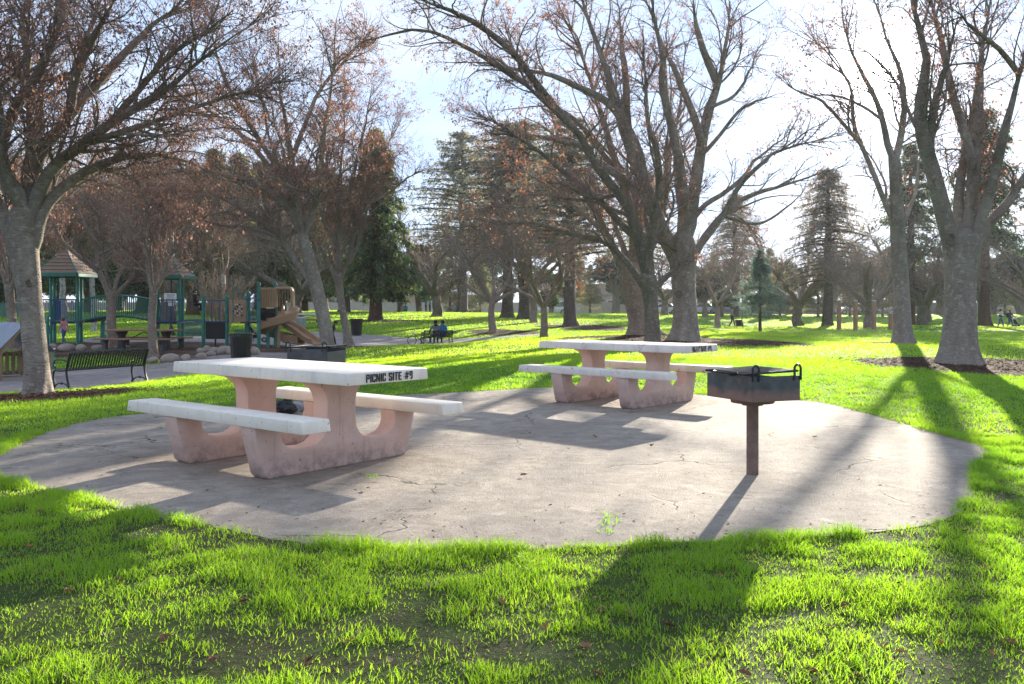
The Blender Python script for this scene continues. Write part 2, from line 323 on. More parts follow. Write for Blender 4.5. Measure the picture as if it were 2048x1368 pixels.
def concrete_mat(name, c1, c2, crack=True, moss=True, warm=0.0):
    m, nt, p = new_mat(name); v = coords(nt, 'Object')
    col = mixc(nt, ramp(nt, noise_(nt, v, .9, 6, .6, .4), .33, .66), c1, c2)
    col = mixc(nt, ramp(nt, noise_(nt, v, 4.5, 7, .7, .5), .42, .72), col, tuple(x * .66 for x in c2))
    col = mixc(nt, ramp(nt, noise_(nt, v, 2.2, 7, .72, 1.2), .56, .72), col, tuple(min(1, x * 1.28) for x in c1))
    col = mixc(nt, ramp(nt, noise_(nt, v, 90, 3, .7), .52, .72), col, tuple(x * .55 for x in c2))
    col = mixc(nt, ramp(nt, noise_(nt, v, 60, 3, .7), .60, .78), col, tuple(min(1, x * 1.5) for x in c1))
    h = noise_(nt, v, 70, 6, .75); 
    if moss:
        mk = node(nt, 'Math', operation='MULTIPLY'); nt.links.new(ramp(nt, noise_(nt, v, 1.1, 3), .60, .70), mk.inputs[0]); nt.links.new(ramp(nt, noise_(nt, v, 16, 4), .50, .62), mk.inputs[1])
        col = mixc(nt, mk.outputs[0], col, (.12, .115, .05))
        st = ramp(nt, noise_(nt, v, 1.9, 5, .7, .8), .56, .74); s2 = node(nt, 'Math', operation='MULTIPLY'); s2.inputs[1].default_value = .6; nt.links.new(st, s2.inputs[0])
        col = mixc(nt, s2.outputs[0], col, (.115, .095, .075))
    if crack:
        dv = node(nt, 'Mix', data_type='RGBA', blend_type='ADD'); dv.inputs[0].default_value = .35; nt.links.new(v, dv.inputs[6])
        nn = node(nt, 'TexNoise', Scale=3.0, Detail=6); nt.links.new(v, nn.inputs['Vector']); nt.links.new(nn.outputs['Color'], dv.inputs[7])
        vo = node(nt, 'TexVoronoi', feature='DISTANCE_TO_EDGE', Scale=.75); nt.links.new(dv.outputs[2], vo.inputs['Vector'])
        ck = ramp(nt, vo.outputs[0], .0075, .001); mk = node(nt, 'Math', operation='MULTIPLY'); nt.links.new(ck, mk.inputs[0]); nt.links.new(ramp(nt, noise_(nt, v, .8, 3), .50, .58), mk.inputs[1])
        col = mixc(nt, mk.outputs[0], col, (.03, .027, .022))
        hh = node(nt, 'Math', operation='SUBTRACT'); nt.links.new(h, hh.inputs[0]); nt.links.new(mk.outputs[0], hh.inputs[1]); h = hh.outputs[0]
    nt.links.new(col, p.inputs['Base Color']); p.inputs['Roughness'].default_value = .85; p.inputs['Specular IOR Level'].default_value = .25
    h2 = node(nt, 'Math', operation='ADD'); nt.links.new(h, h2.inputs[0]); nt.links.new(noise_(nt, v, 9, 5, .6), h2.inputs[1])
    bump_(nt, p, h2.outputs[0], .8, .02); return m
M = {}
M['pad'] = concrete_mat('weathered concrete', (.405, .345, .285), (.298, .250, .207))
M['path'] = concrete_mat('path concrete', (.33, .29, .275), (.25, .22, .21), crack=False, moss=False)
sheet('picnic_pad', PAD, .014, M['pad'], .5, lambda x, y: np.zeros(len(x)), 'rounded weathered concrete slab under the two picnic tables', 'pavement', skirt=.08)
def gpoly(pts): return [tuple(PX(*p)[:2]) for p in pts]
PATHS = []
def path(name, pts, label):
    poly = catmull(gpoly(pts), len(pts) * 6, closed=True); PATHS.append(poly); return sheet(name, poly, .018, M['path'], .5, HF, label, 'path')
path('footpath', [(-120, 785, 15.5), (100, 781, 16.2), (200, 771, 17), (300, 757, 18.3), (360, 745, 20), (460, 738, 22.5), (560, 735, 24), (640, 722, 25.6), (560, 712, 27), (480, 716, 27.5), (400, 722, 26.3), (300, 730, 24.5), (150, 735, 23.5), (-60, 740, 22), (-160, 760, 19)], 'concrete footpath passing behind the near slatted bench')
path('footpath', [(180, 690, 34), (330, 686, 35), (480, 687, 34.5), (560, 690, 33.6), (640, 690, 34), (720, 697, 33.5), (800, 697, 35), (880, 693, 37), (960, 688, 39.6), (1080, 679, 42), (1075, 677, 43), (950, 683, 41.5), (870, 685, 41), (790, 680, 42), (720, 676, 43), (640, 672, 44), (560, 676, 42), (400, 680, 39), (200, 682, 38)], 'pale footpath curving past the slides to the occupied bench')
path('footpath', [(1390, 662.5, 49), (1560, 663, 51), (1800, 663.5, 52), (2100, 664, 52), (2100, 662.8, 53.5), (1800, 662.2, 53.3), (1560, 662, 52.3), (1390, 661.5, 50)], 'thin footpath crossing the lawn by the wooden posts')
def chips_mat(name, cols, sc=30):
    m, nt, p = new_mat(name); v = coords(nt, 'Object'); vo = node(nt, 'TexVoronoi', Scale=sc); nt.links.new(v, vo.inputs['Vector'])
    sp = node(nt, 'SeparateColor'); nt.links.new(vo.outputs['Color'], sp.inputs[0])
    col = mixc(nt, sp.outputs[0], cols[0], cols[1]); col = mixc(nt, ramp(nt, sp.outputs[1], .7, .9), col, cols[2]); col = mixc(nt, ramp(nt, noise_(nt, v, .8, 3), .4, .6), col, tuple(x * .75 for x in cols[0]))
    nt.links.new(col, p.inputs['Base Color']); p.inputs['Roughness'].default_value = .95; p.inputs['Specular IOR Level'].default_value = .05; bump_(nt, p, vo.outputs['Distance'], .9, .03); return m
M['mulch'] = chips_mat('bark mulch', ((.045, .026, .018), (.085, .050, .034), (.15, .10, .072)))
M['chips'] = chips_mat('wood chips', ((.10, .062, .044), (.15, .10, .074), (.22, .16, .12)))
PLAY = catmull(gpoly([(60, 712, 27), (220, 716, 27.5), (330, 722, 25.5), (470, 724, 26.6), (560, 722, 26.2), (650, 712, 26.8), (740, 704, 29.5), (800, 699, 32.5), (720, 692, 34), (600, 687, 34.8), (400, 685, 35.2), (200, 686, 34.8), (40, 690, 33)]), 80, closed=True)
sheet('playground_surface', PLAY, .010, M['chips'], .4, HF, 'brown wood chip surface under the playground', 'wood chips')
RINGS = []
def ring(name, px, py, Y, rx, ry, label, dx=0, dy=0, seed=0):
    x, y, z = G(px, py, Y); x += dx; y += dy; a = np.linspace(0, 2 * np.pi, 48, endpoint=False); rr = np.random.default_rng(seed)
    ph = rr.uniform(0, 6, 4); k = 1 + .13 * np.sin(2 * a + ph[0]) + .10 * np.sin(3 * a + ph[1]) + .07 * np.sin(7 * a + ph[2]) + .05 * np.sin(11 * a + ph[3])
    poly = np.stack([x + rx * k * np.cos(a), y + ry * k * np.sin(a)], 1); RINGS.append((x, y, rx, ry)); PATHS.append(poly)
    sheet(name, poly, .012, M['mulch'], .3, HF, label, 'mulch')
ring('mulch_bed', 60, 795, 14.2, 1.9, 1.6, 'bark mulch around the mottled tree beside the slatted bench', .2, -.5, seed=1)
ring('mulch_bed', 1368, 684, 29, 3.0, 3.6, 'wide bark mulch bed round the thickest fluted trunk', .4, 0, seed=2)
ring('mulch_bed', 1275, 669, 34, 2.7, 2.4, 'bark mulch bed round the pale trunk behind the fork', -.6, 0, seed=3)
ring('mulch_bed', 1805, 692, 33, 2.0, 2.2, 'bark mulch round the slender straight trunk', seed=4)
ring('mulch_bed', 1917, 732, 18.6, 2.6, 2.5, 'bark mulch round the broad forked trunk with a knot', .2, -.3, seed=5)
ring('mulch_bed', 995, 667, 45, 1.9, 2.2, 'small bark mulch circle on the bright mound', .3, 0, seed=6)
ring('mulch_bed', 1140, 655, 51, 2.7, 3.4, 'bark mulch below the straight dark conifer trunk', .9, -.9, seed=7)
ring('mulch_bed', 752, 642, 57, 2.4, 2.4, 'dark mulch below the dense green redwood', seed=8)
BLOCK = PATHS + [PLAY]

# ------------------------------------------------------------------ grass blades and mulch chips
def scatter_view(y0, y1, dens, margin=1.22):
    n = int(dens * margin * W0 / F * (y1 ** 2 - y0 ** 2) / 2); y = np.sqrt(rng.uniform(y0 ** 2, y1 ** 2, n)); x = rng.uniform(-.5, .5, n) * margin * W0 / F * y; return x, y
def blades(y0, y1, dens, hgt, wid, seg2, block=True, margin=1.22):
    x, y = scatter_view(y0, y1, dens, margin)
    if seg2:                                        # longer grass creeping over the slab's rim
        nn = 16000; k = rng.integers(0, len(PAD), nn); e = np.roll(PAD, -1, 0) - PAD; nv = np.stack([e[:, 1], -e[:, 0]], 1); nv /= np.linalg.norm(nv, axis=1)[:, None]; sg = np.sign(poly_sd(*(PAD[:1] + nv[:1] * .1).T, PAD)[0]); q = PAD[k] + e[k] * rng.random(nn)[:, None] + sg * nv[k] * (rng.normal(size=nn) * .035 + .012 + .05 * (vnoise(PAD[k, 0], PAD[k, 1], 3.0) - .55))[:, None]; ok = q[:, 1] < 9; x = np.concatenate([x, q[ok, 0]]); y = np.concatenate([y, q[ok, 1]]); rim = np.arange(len(x)) >= len(x) - ok.sum()
    sd = poly_sd(x, y, PAD[::3]); keep = sd > -.01 + .05 * (rng.random(len(x)) - .6)
    if seg2: keep |= rim & (sd > -.06)
    s = soil_mask(x, y); tuft = vnoise(x, y, 5.5, 2); keep &= rng.random(len(x)) > np.where(y < 12, s * .93, 0); keep &= (rng.random(len(x)) < .62 + .9 * sstep(.32, .62, tuft)) | (y > 9)
    if block:
        for b in BLOCK:
            bb = np.array(b); k = keep & (x > bb[:, 0].min()) & (x < bb[:, 0].max()) & (y > bb[:, 1].min()) & (y < bb[:, 1].max()); ii = np.nonzero(k)[0]
            if len(ii): keep[ii[poly_sd(x[ii], y[ii], bb) < rng.uniform(-.18, .05, len(ii))]] = False
    x, y, s, tuft, sd = x[keep], y[keep], s[keep], tuft[keep], sd[keep]; n = len(x); z = np.where(sd < 0, .010, HF(x, y) - .004)
    hh = hgt * rng.uniform(.55, 1.25, n) * (.55 + .9 * sstep(.3, .7, tuft)) * (1 - .45 * s); hh *= np.where((sd < .12) & (y < 9), 1.35, 1)
    ww = wid * rng.uniform(.7, 1.3, n); a = rng.uniform(0, 2 * np.pi, n); ln = rng.uniform(.1, 1.3, n) ** 1.2; b = rng.uniform(0, 2 * np.pi, n)
    sx, sy = np.cos(a) * ww / 2, np.sin(a) * ww / 2; lx, ly = np.cos(b) * ln * hh, np.sin(b) * ln * hh
    B = np.stack([x, y, z], 1); Sd = np.stack([sx, sy, 0 * sx], 1)
    big = vnoise(x, y, .22, 3); k = rng.random(n)
    c1 = np.array([.092, .20, .016]); c2 = np.array([.245, .345, .026]); t = np.clip(.55 * k + .9 * (big - .35) + .30 * sstep(8, 22, y), 0, 1.15)[:, None]; col = c1 * (1 - t) + c2 * t
    dry = (rng.random(n) < .12)[:, None]; col = np.where(dry, np.array([.27, .215, .11]) * rng.uniform(.6, 1.2, (n, 1)), col); hh = np.where(dry[:, 0], hh * .55, hh); lx, ly = np.cos(b) * ln * hh * (1 + dry[:, 0]), np.sin(b) * ln * hh * (1 + dry[:, 0])
    if seg2:
        Mi = B + np.stack([lx * .35, ly * .35, hh * .6], 1); T = B + np.stack([lx, ly, hh], 1)
        V = np.stack([B - Sd, B + Sd, Mi + Sd * .75, Mi - Sd * .75, T], 1).reshape(-1, 3); o = np.arange(n)[:, None] * 5
        F_ = [o + np.array([0, 1, 2, 3]), o + np.array([3, 2, 4])]; k = 5
    else:
        T = B + np.stack([lx, ly, hh], 1); V = np.stack([B - Sd, B + Sd, T], 1).reshape(-1, 3); o = np.arange(n)[:, None] * 3; F_ = [o + np.array([0, 1, 2])]; k = 3
    cc = np.repeat(np.concatenate([col, np.ones((n, 1))], 1), k, 0); return np_mesh('grass', V, F_, False, cc), n
M['grass'] = leaf_mat('grass blade', .60, tcol=2.5, sat=1.05)
for nm, a, lab in (('grass', (2.7, 8.5, 10000, .036, .0038, True), 'tufted bright green grass round the concrete slab'),
                   ('grass', (8.5, 20, 1300, .042, .012, False), 'mown sunlit grass behind the picnic tables'),
                   ('grass', (20, 52, 170, .046, .026, False), 'mown grass around the trees and the far bench'),
                   ('grass', (52, 115, 22, .06, .07, False), 'distant mown grass on the mounds')):
    me, cnt = blades(*a); props(link_mesh(nm, me, M['grass']), lab, 'grass', kind='stuff')
def litter(name, spots, n, size, label, cols, par=None):
    r = np.random.default_rng(len(RINGS) + n); V = []; 
    x = []; y = []
    for (cx, cy, rx, ry), m in spots:
        a = r.uniform(0, 2 * np.pi, m); q = np.sqrt(r.uniform(0, 1, m)) * r.uniform(.8, 1.25, m); x.append(cx + rx * q * np.cos(a)); y.append(cy + ry * q * np.sin(a))
    x = np.concatenate(x); y = np.concatenate(y); n = len(x); z = HF(x, y) + r.uniform(.014, .035, n); a = r.uniform(0, 6.28, n); l = size * r.uniform(.5, 1.4, n); w = l * r.uniform(.25, .5, n); t = r.uniform(-.3, .3, n)
    u = np.stack([np.cos(a) * l, np.sin(a) * l, t * l], 1) / 2; v = np.stack([-np.sin(a) * w, np.cos(a) * w, r.uniform(-.4, .4, n) * w], 1) / 2; P = np.stack([x, y, z], 1)
    V = np.stack([P - u, P + v, P + u, P - v], 1).reshape(-1, 3); o = np.arange(n)[:, None] * 4; c = np.array(cols)[r.integers(0, len(cols), n)] * r.uniform(.7, 1.3, (n, 1))
    me = np_mesh(name, V, [o + np.array([0, 1, 2, 3])], False, np.repeat(np.concatenate([c, np.ones((n, 1))], 1), 4, 0)); return props(link_mesh(name, me, M['litter']), label, 'leaf litter', kind='stuff')
M['litter'] = leaf_mat('dry litter', .12, tcol=1.1, gloss=0.0)
LC = [(.065, .034, .022), (.095, .056, .038), (.045, .024, .017), (.14, .09, .062)]
litter('leaf_litter', [(RINGS[0], 1800), (RINGS[4], 3200), (RINGS[1], 2600), (RINGS[2], 700), (RINGS[3], 600), (RINGS[5], 200), (RINGS[6], 500)], 1, .075, 'brown leaf and bark litter below the bare trees', LC)

# small dry bits on the slab and lawn
litter('leaf_litter', [((.3, 6.6, 3.2, 2.0), 260), ((0, 4.2, 2.6, 1.2), 520), ((2.2, 4.6, 1.4, 1.4), 260)], 2, .024, 'small dry leaf bits strewn over the slab edge and near lawn', LC + [(.22, .15, .10)])
# ------------------------------------------------------------------ concrete picnic tables
def painted_concrete(name, c1, c2, chip, dirt=(.10, .09, .075), amt=.62):
    m, nt, p = new_mat(name); v = coords(nt, 'Object'); ge = node(nt, 'NewGeometry')
    col = mixc(nt, ramp(nt, noise_(nt, v, 5, 5), .35, .65), c1, c2)
    ch = ramp(nt, noise_(nt, v, 7.5, 6, .62, .3), amt, amt + .03); col = mixc(nt, ch, col, chip)
    sp = ramp(nt, noise_(nt, v, 34, 3, .5), .67, .72); col = mixc(nt, sp, col, tuple(x * .45 for x in c1))
    sx = node(nt, 'SeparateXYZ'); nt.links.new(v, sx.inputs[0]); lo = ramp(nt, sx.outputs[2], .17, .0); mm = node(nt, 'Math', operation='MULTIPLY'); nt.links.new(lo, mm.inputs[0]); nt.links.new(ramp(nt, noise_(nt, v, 11, 5, .7), .42, .72), mm.inputs[1])
    col = mixc(nt, mm.outputs[0], col, dirt)
    sk = coords(nt, 'Object', (9, 9, 1.2)); col = mixc(nt, ramp(nt, noise_(nt, sk, 1.6, 5), .58, .95), col, tuple(x * .6 for x in c2))
    nt.links.new(col, p.inputs['Base Color']); p.inputs['Roughness'].default_value = .6; p.inputs['Specular IOR Level'].default_value = .3
    hh = node(nt, 'Math', operation='MULTIPLY_ADD'); hh.inputs[1].default_value = -.8; nt.links.new(ch, hh.inputs[0]); nt.links.new(noise_(nt, v, 60, 4), hh.inputs[2]); bump_(nt, p, hh.outputs[0], .4, .004); return m
M['cream'] = painted_concrete('cream painted concrete', (.78, .715, .62), (.68, .62, .54), (.46, .40, .35), amt=.70)
M['cream_worn'] = painted_concrete('worn cream painted concrete', (.73, .67, .60), (.61, .56, .505), (.42, .27, .23), amt=.60)
M['pink'] = painted_concrete('pink painted concrete', (.63, .45, .39), (.55, .38, .33), (.54, .48, .40), amt=.70)
M['pink_worn'] = painted_concrete('worn pink painted concrete', (.61, .435, .38), (.54, .375, .325), (.56, .49, .42), (.05, .045, .04), amt=.63)
M['ink_crisp'] = pm('black stencil paint', (.02, .02, .02), (.10, .095, .085), 38, .7, 0, lo=.58, hi=.72); M['ink'] = pm('worn black stencil paint', (.02, .02, .02), (.50, .46, .40), 38, .7, 0, lo=.60, hi=.70)
def R_(x0, x1, y0, y1): return [(x0, y0), (x1, y0), (x1, y1), (x0, y1)]
GL = {'P': [R_(0, .2, 0, 1), [(.25, .83), (.25, 1), (.5, 1), (.6, .9), (.6, .52), (.5, .42), (.25, .42), (.25, .57), (.4, .58), (.4, .83)]],
      'I': [R_(0, .2, 0, 1)],
      'C': [[(.27, 0), (.1, 0), (0, .1), (0, .9), (.1, 1), (.27, 1), (.27, .84), (.2, .82), (.2, .18), (.27, .16)], [(.33, 1), (.5, 1), (.6, .9), (.6, .64), (.4, .64), (.4, .82), (.33, .84)], [(.33, 0), (.5, 0), (.6, .1), (.6, .36), (.4, .36), (.4, .18), (.33, .16)]],
      'N': [R_(0, .17, 0, 1), R_(.47, .64, 0, 1), [(.2, .98), (.2, .6), (.44, .02), (.44, .42)]],
      'S': [[(.28, 1), (.1, 1), (0, .9), (0, .6), (.08, .5), (.28, .42), (.28, .6), (.2, .64), (.2, .82), (.28, .84)], [(.33, .58), (.33, .4), (.4, .35), (.4, .18), (.33, .16), (.33, 0), (.5, 0), (.6, .1), (.6, .4), (.52, .5)], [(.33, 1), (.5, 1), (.6, .9), (.6, .7), (.4, .7), (.4, .83), (.33, .84)], [(.28, 0), (.1, 0), (0, .1), (0, .32), (.2, .32), (.2, .17), (.28, .16)]],
      'T': [R_(0, .22, .83, 1), R_(.27, .60, .83, 1), R_(.2, .4, 0, .79)],
      'E': [R_(0, .2, 0, 1), R_(.25, .55, .83, 1), R_(.25, .5, .42, .58), R_(.25, .55, 0, .17)],
      '#': [[(.14, 0), (.26, 0), (.40, 1), (.28, 1)], [(.42, 0), (.54, 0), (.68, 1), (.56, 1)], R_(.08, .76, .62, .74), R_(.02, .70, .26, .38)],
      '9': [[(.28, 1), (.1, 1), (0, .9), (0, .52), (.1, .42), (.28, .42), (.28, .57), (.2, .6), (.2, .83), (.28, .85)], [(.33, 1), (.5, 1), (.6, .9), (.6, .15), (.45, 0), (.2, 0), (.2, .15), (.36, .17), (.4, .22), (.4, .82), (.33, .85)]]}
ADV = {'I': .32, 'N': .78, '#': .9, ' ': .42}
TL, TW, TZ, TT, SL_, SO, SW, SZ, ST, LA, LB = 2.23, .80, .754, .087, 2.25, .557, .243, .459, .086, .50, .70
def leg_profile():
    h = []                                          # half outline, v >= 0, counter-clockwise from the middle of the base
    h += [(0, 0), (LB - .03, 0), (LB, .03), (LB + .035, .16), (LB + .075, .30), (LB + .085, SZ - ST - .002)]
    h += [(LB - .145, SZ - ST - .002), (LB - .135, .30), (LB - .155, .245), (LB - .20, .205), (LB - .26, .19), (.30, .185), (.235, .20), (.185, .235), (.15, .29), (.14, .36), (.14, .50), (.155, .56), (.19, .605), (.25, .64), (.31, .655), (.315, TZ - TT - .002)]
    return h + [(-a, b) for a, b in h[::-1] if a > 1e-6]
def picnic_table(loc, yaw, label, worn, lost=()):
    t = thing('picnic_table', loc, yaw, label, 'picnic table', 'concrete picnic tables on the slab'); cr, pk = (M['cream_worn'], M['pink_worn']) if worn else (M['cream'], M['pink'])
    mb = MB(); mb.box((0, 0, TZ - TT / 2), (TL, TW, TT), taper=.992); top = mb.build('tabletop', cr, t, True, .010)
    for s in (1, -1):
        mb = MB(); mb.box((0, s * -(SO + SW / 2), SZ - ST / 2), (SL_, SW, ST), taper=.985); mb.build('seat', cr, t, True, .010)
    for s in (1, -1):
        mb = MB(); mb.prism([(a, b) for a, b in leg_profile()], (s * LA - .085, 0, 0), (0, 1, 0), (0, 0, 1), (.17, 0, 0)); mb.build('leg', pk, t, True, .014)
    txt = 'PICNIC SITE #9'; hgt = .060; wscale = .052; tot = sum(ADV.get(c, .72) for c in txt); k = .47 / tot; x = -TW / 2 + .165; mb = MB(); i = 0; rr = random.Random(5)
    for c in txt:
        for poly in GL.get(c, []):
            i += 1
            if i in lost: continue
            mb.prism([(x + a * k, TZ - TT + .013 + b * hgt) for a, b in poly], (TL / 2 + .0005, 0, 0), (0, 1, 0), (0, 0, 1), (.0022, 0, 0))
        x += ADV.get(c, .72) * k
    props(mb.build('lettering', M['ink' if worn else 'ink_crisp'], top), kind='stuff'); return t
picnic_table((-1.76, 7.134, .014), -.67, 'cream and pink concrete picnic table with crisp stencil lettering on its end', False)
picnic_table((1.45, 11.378, .014), -.731, 'cream and pink concrete picnic table with chipped paint and half worn-off lettering', True, (1, 5, 9, 10, 13, 16))

# ------------------------------------------------------------------ charcoal grills
def rusty(name, c1, c2, c3, hi=.55):
    m, nt, p = new_mat(name); v = coords(nt, 'Object'); sx = node(nt, 'SeparateXYZ'); nt.links.new(v, sx.inputs[0])
    col = mixc(nt, ramp(nt, noise_(nt, v, 7, 5), .35, .65), c1, c2); a = node(nt, 'Math', operation='MULTIPLY_ADD'); a.inputs[1].default_value = 1.9; nt.links.new(noise_(nt, v, 8, 7, .7), a.inputs[0]); nt.links.new(ramp(nt, sx.outputs[2], .66, .55), a.inputs[2])
    col = mixc(nt, ramp(nt, a.outputs[0], hi + .55, hi + .95), col, c3); col = mixc(nt, ramp(nt, noise_(nt, v, 55, 4), .66, .74), col, (.22, .17, .15))
    nt.links.new(col, p.inputs['Base Color']); p.inputs['Roughness'].default_value = .5; p.inputs['Metallic'].default_value = .25; bump_(nt, p, noise_(nt, v, 50, 5, .7), .35, .003); return m
M['firebox'] = rusty('sooty steel', (.045, .056, .060), (.10, .108, .112), (.20, .125, .10))
M['firebox2'] = rusty('grey steel', (.05, .054, .06), (.085, .088, .095), (.10, .075, .066), .9)
M['rust'] = pm('rusted brown steel', (.24, .165, .135), (.155, .105, .085), 14, .75, .4, 60, .003, .15)
M['iron'] = pm('black iron', (.018, .018, .02), (.045, .042, .042), 20, .42, .2, 60, .002, .3)
def uloop(c, d, w, h, r, up=np.array([0, 0, 1.0])):
    d = np.array(d, float); c = np.array(c, float); pts = [c - d * w / 2 + up * 0]
    for a in np.linspace(np.pi, 0, 9): pts.append(c + d * (w / 2) * np.cos(a) + up * (h - w / 2 + w / 2 * np.sin(a)))
    pts.append(c + d * w / 2); return pts
def grill(loc, yaw, label, mat, postmat, zb=.555, bl=.42, bd=.52, bh=.175):
    t = thing('charcoal_grill', loc, yaw, label, 'grill', 'pedestal grills'); th = .006
    mb = MB(); mb.tube([(0, 0, -.03), (0, 0, zb - .05)], .043, 20); mb.build('post', postmat, t, True)
    mb = MB(); mb.lathe([(.075, zb - .052), (.075, zb - .034), (.15, zb - .033), (.155, zb - .030), (.155, zb - .002)], n=28); mb.build('swivel_plate', postmat, t, True)
    mb = MB(); mb.box((0, 0, zb + th / 2), (bl, bd, th)); 
    mb.box((0, -bd / 2 + th / 2, zb + bh / 2 + .002), (bl - .002, th, bh)); mb.box((0, bd / 2 - th / 2, zb + bh / 2 + .002), (bl - .002, th, bh))
    mb.box((-bl / 2 + th / 2, 0, zb + bh / 2 + .002), (th, bd - .014, bh)); mb.box((bl / 2 - th / 2, 0, zb + bh / 2 - .012), (th, bd - .014, bh - .028)); fb = mb.build('firebox', mat, t, False, .0015, 1)
    g = MB(); zt = zb + bh + .018; g.tube([(-bl / 2 - .03, -bd / 2 + .05, zt), (bl / 2 + .02, -bd / 2 + .05, zt + .012), (bl / 2 + .02, bd / 2 - .03, zt + .012), (-bl / 2 - .03, bd / 2 - .03, zt)], .008, 8, closed=True); gr = g.build('grate', M['iron'], t, True)
    for i in range(19):
        x = -bl / 2 + .01 + i * (bl - .02) / 18; g = MB(); g.tube([(x, -bd / 2 + .05, zt + .006 + .012 * (i / 18)), (x, bd / 2 - .03, zt + .006 + .012 * (i / 18))], .005, 6); g.build('bar', M['iron'], gr, True)
    for (c, d) in (((-bl / 2 + .02, -bd / 2 - .008, zb + bh - .03), (1, 0, 0)), ((bl / 2 - .03, -bd / 2 - .008, zb + bh - .03), (1, 0, 0))):
        g = MB(); g.tube(uloop(c, d, .055, .11, .008), .0085, 10); g.build('lift_handle', M['iron'], t, True)
    h = MB(); base = np.array([-bl / 2 - .01, -.02, zt]); pts = [base + np.array(q) for q in ((.0, -.09, 0), (-.07, -.10, .005), (-.115, -.06, .008), (-.115, .03, .008), (-.07, .07, .005), (0, .06, 0))]; h.tube(catmull(pts, 24), .008, 8)
    hd = h.build('grate_handle', M['iron'], t, True)
    c = MB(); tt_ = np.linspace(0, 1, 70); c.tube(np.stack([base[0] - .01 - .06 * tt_ , base[1] - .093 + .014 * np.cos(tt_ * 40) , base[2] + .014 * np.sin(tt_ * 40)], 1), .0035, 5); c.build('coil_grip', M['iron'], hd, True)
    return t
x, y = 1.75, 6.44
grill((x, y, .014), math.radians(24), 'sooty rust-stained charcoal grill on a brown post in the middle of the slab', M['firebox'], M['rust'])
p = PX(634, 705, 10.3)
g2 = grill((p[0], p[1], .014), math.radians(-14), 'grey charcoal grill standing behind the crisply lettered table', M['firebox2'], M['rust'], bl=.50, bd=.50)
# ------------------------------------------------------------------ bare trees
def nrm(v): return v / (np.linalg.norm(v, axis=-1, keepdims=True) + 1e-9)
def tubes(P, R, n):
    """many branches at once: P (N,S,3), R (N,S) -> verts, quads"""
    N, Sg, _ = P.shape; T = nrm(np.gradient(P, axis=1)); ref = np.cross(P[:, -1] - P[:, 0], np.array([.31, .52, .79])); ref = nrm(ref)[:, None, :]
    u = nrm(ref - T * (ref * T).sum(-1, keepdims=True)); w = np.cross(T, u); a = np.arange(n) * 2 * np.pi / n
    V = P[:, :, None, :] + R[:, :, None, None] * (np.cos(a)[None, None, :, None] * u[:, :, None, :] + np.sin(a)[None, None, :, None] * w[:, :, None, :])
    b = np.arange(N)[:, None, None] * (Sg * n) + np.arange(Sg - 1)[None, :, None] * n; k = np.arange(n)[None, None, :]; k2 = (k + 1) % n
    q = np.stack([b + k, b + k2, b + n + k2, b + n + k], -1).reshape(-1, 4); return V.reshape(-1, 3), q
def grow(rg, P, R, M_, t0, t1, lenf, S_, ang, up, wob, rf, tip=.25, minlen=.05, pw=None):
    """M_ children on parents P (N,S,3),R (N,S); returns their polylines"""
    N, Sg, _ = P.shape; plen = np.linalg.norm(np.diff(P, axis=1), axis=-1).sum(1); w = plen if pw is None else plen ** pw; i = rg.choice(N, M_, p=w / w.sum())
    t = rg.uniform(t0, t1, M_) ** .9; f = t * (Sg - 1); j = np.minimum(f.astype(int), Sg - 2); fr = (f - j)[:, None]
    B = P[i, j] * (1 - fr) + P[i, j + 1] * fr; T = nrm(P[i, j + 1] - P[i, j]); r0 = (R[i, j] * (1 - fr[:, 0]) + R[i, j + 1] * fr[:, 0])
    ra = nrm(np.cross(T, rg.normal(size=(M_, 3)))); a = ang * rg.uniform(.6, 1.4, M_)[:, None]; D = nrm(T * np.cos(a) + ra * np.sin(a))
    L = np.maximum(minlen, lenf * plen[i] * (1.15 - .75 * t) * rg.uniform(.55, 1.3, M_)); st = (L / (S_ - 1))[:, None]
    out = np.empty((M_, S_, 3)); out[:, 0] = B; w1 = rg.normal(size=(M_, 3)) * wob
    for s in range(1, S_):
        w1 = .6 * w1 + rg.normal(size=(M_, 3)) * wob; D = nrm(D + w1 + np.array([0, 0, up])); out[:, s] = out[:, s - 1] + D * st
    rr = np.minimum(r0 * rf, .014 * L + .004)[:, None] * np.linspace(1, tip, S_)[None]; return out, np.maximum(rr, .0022), i
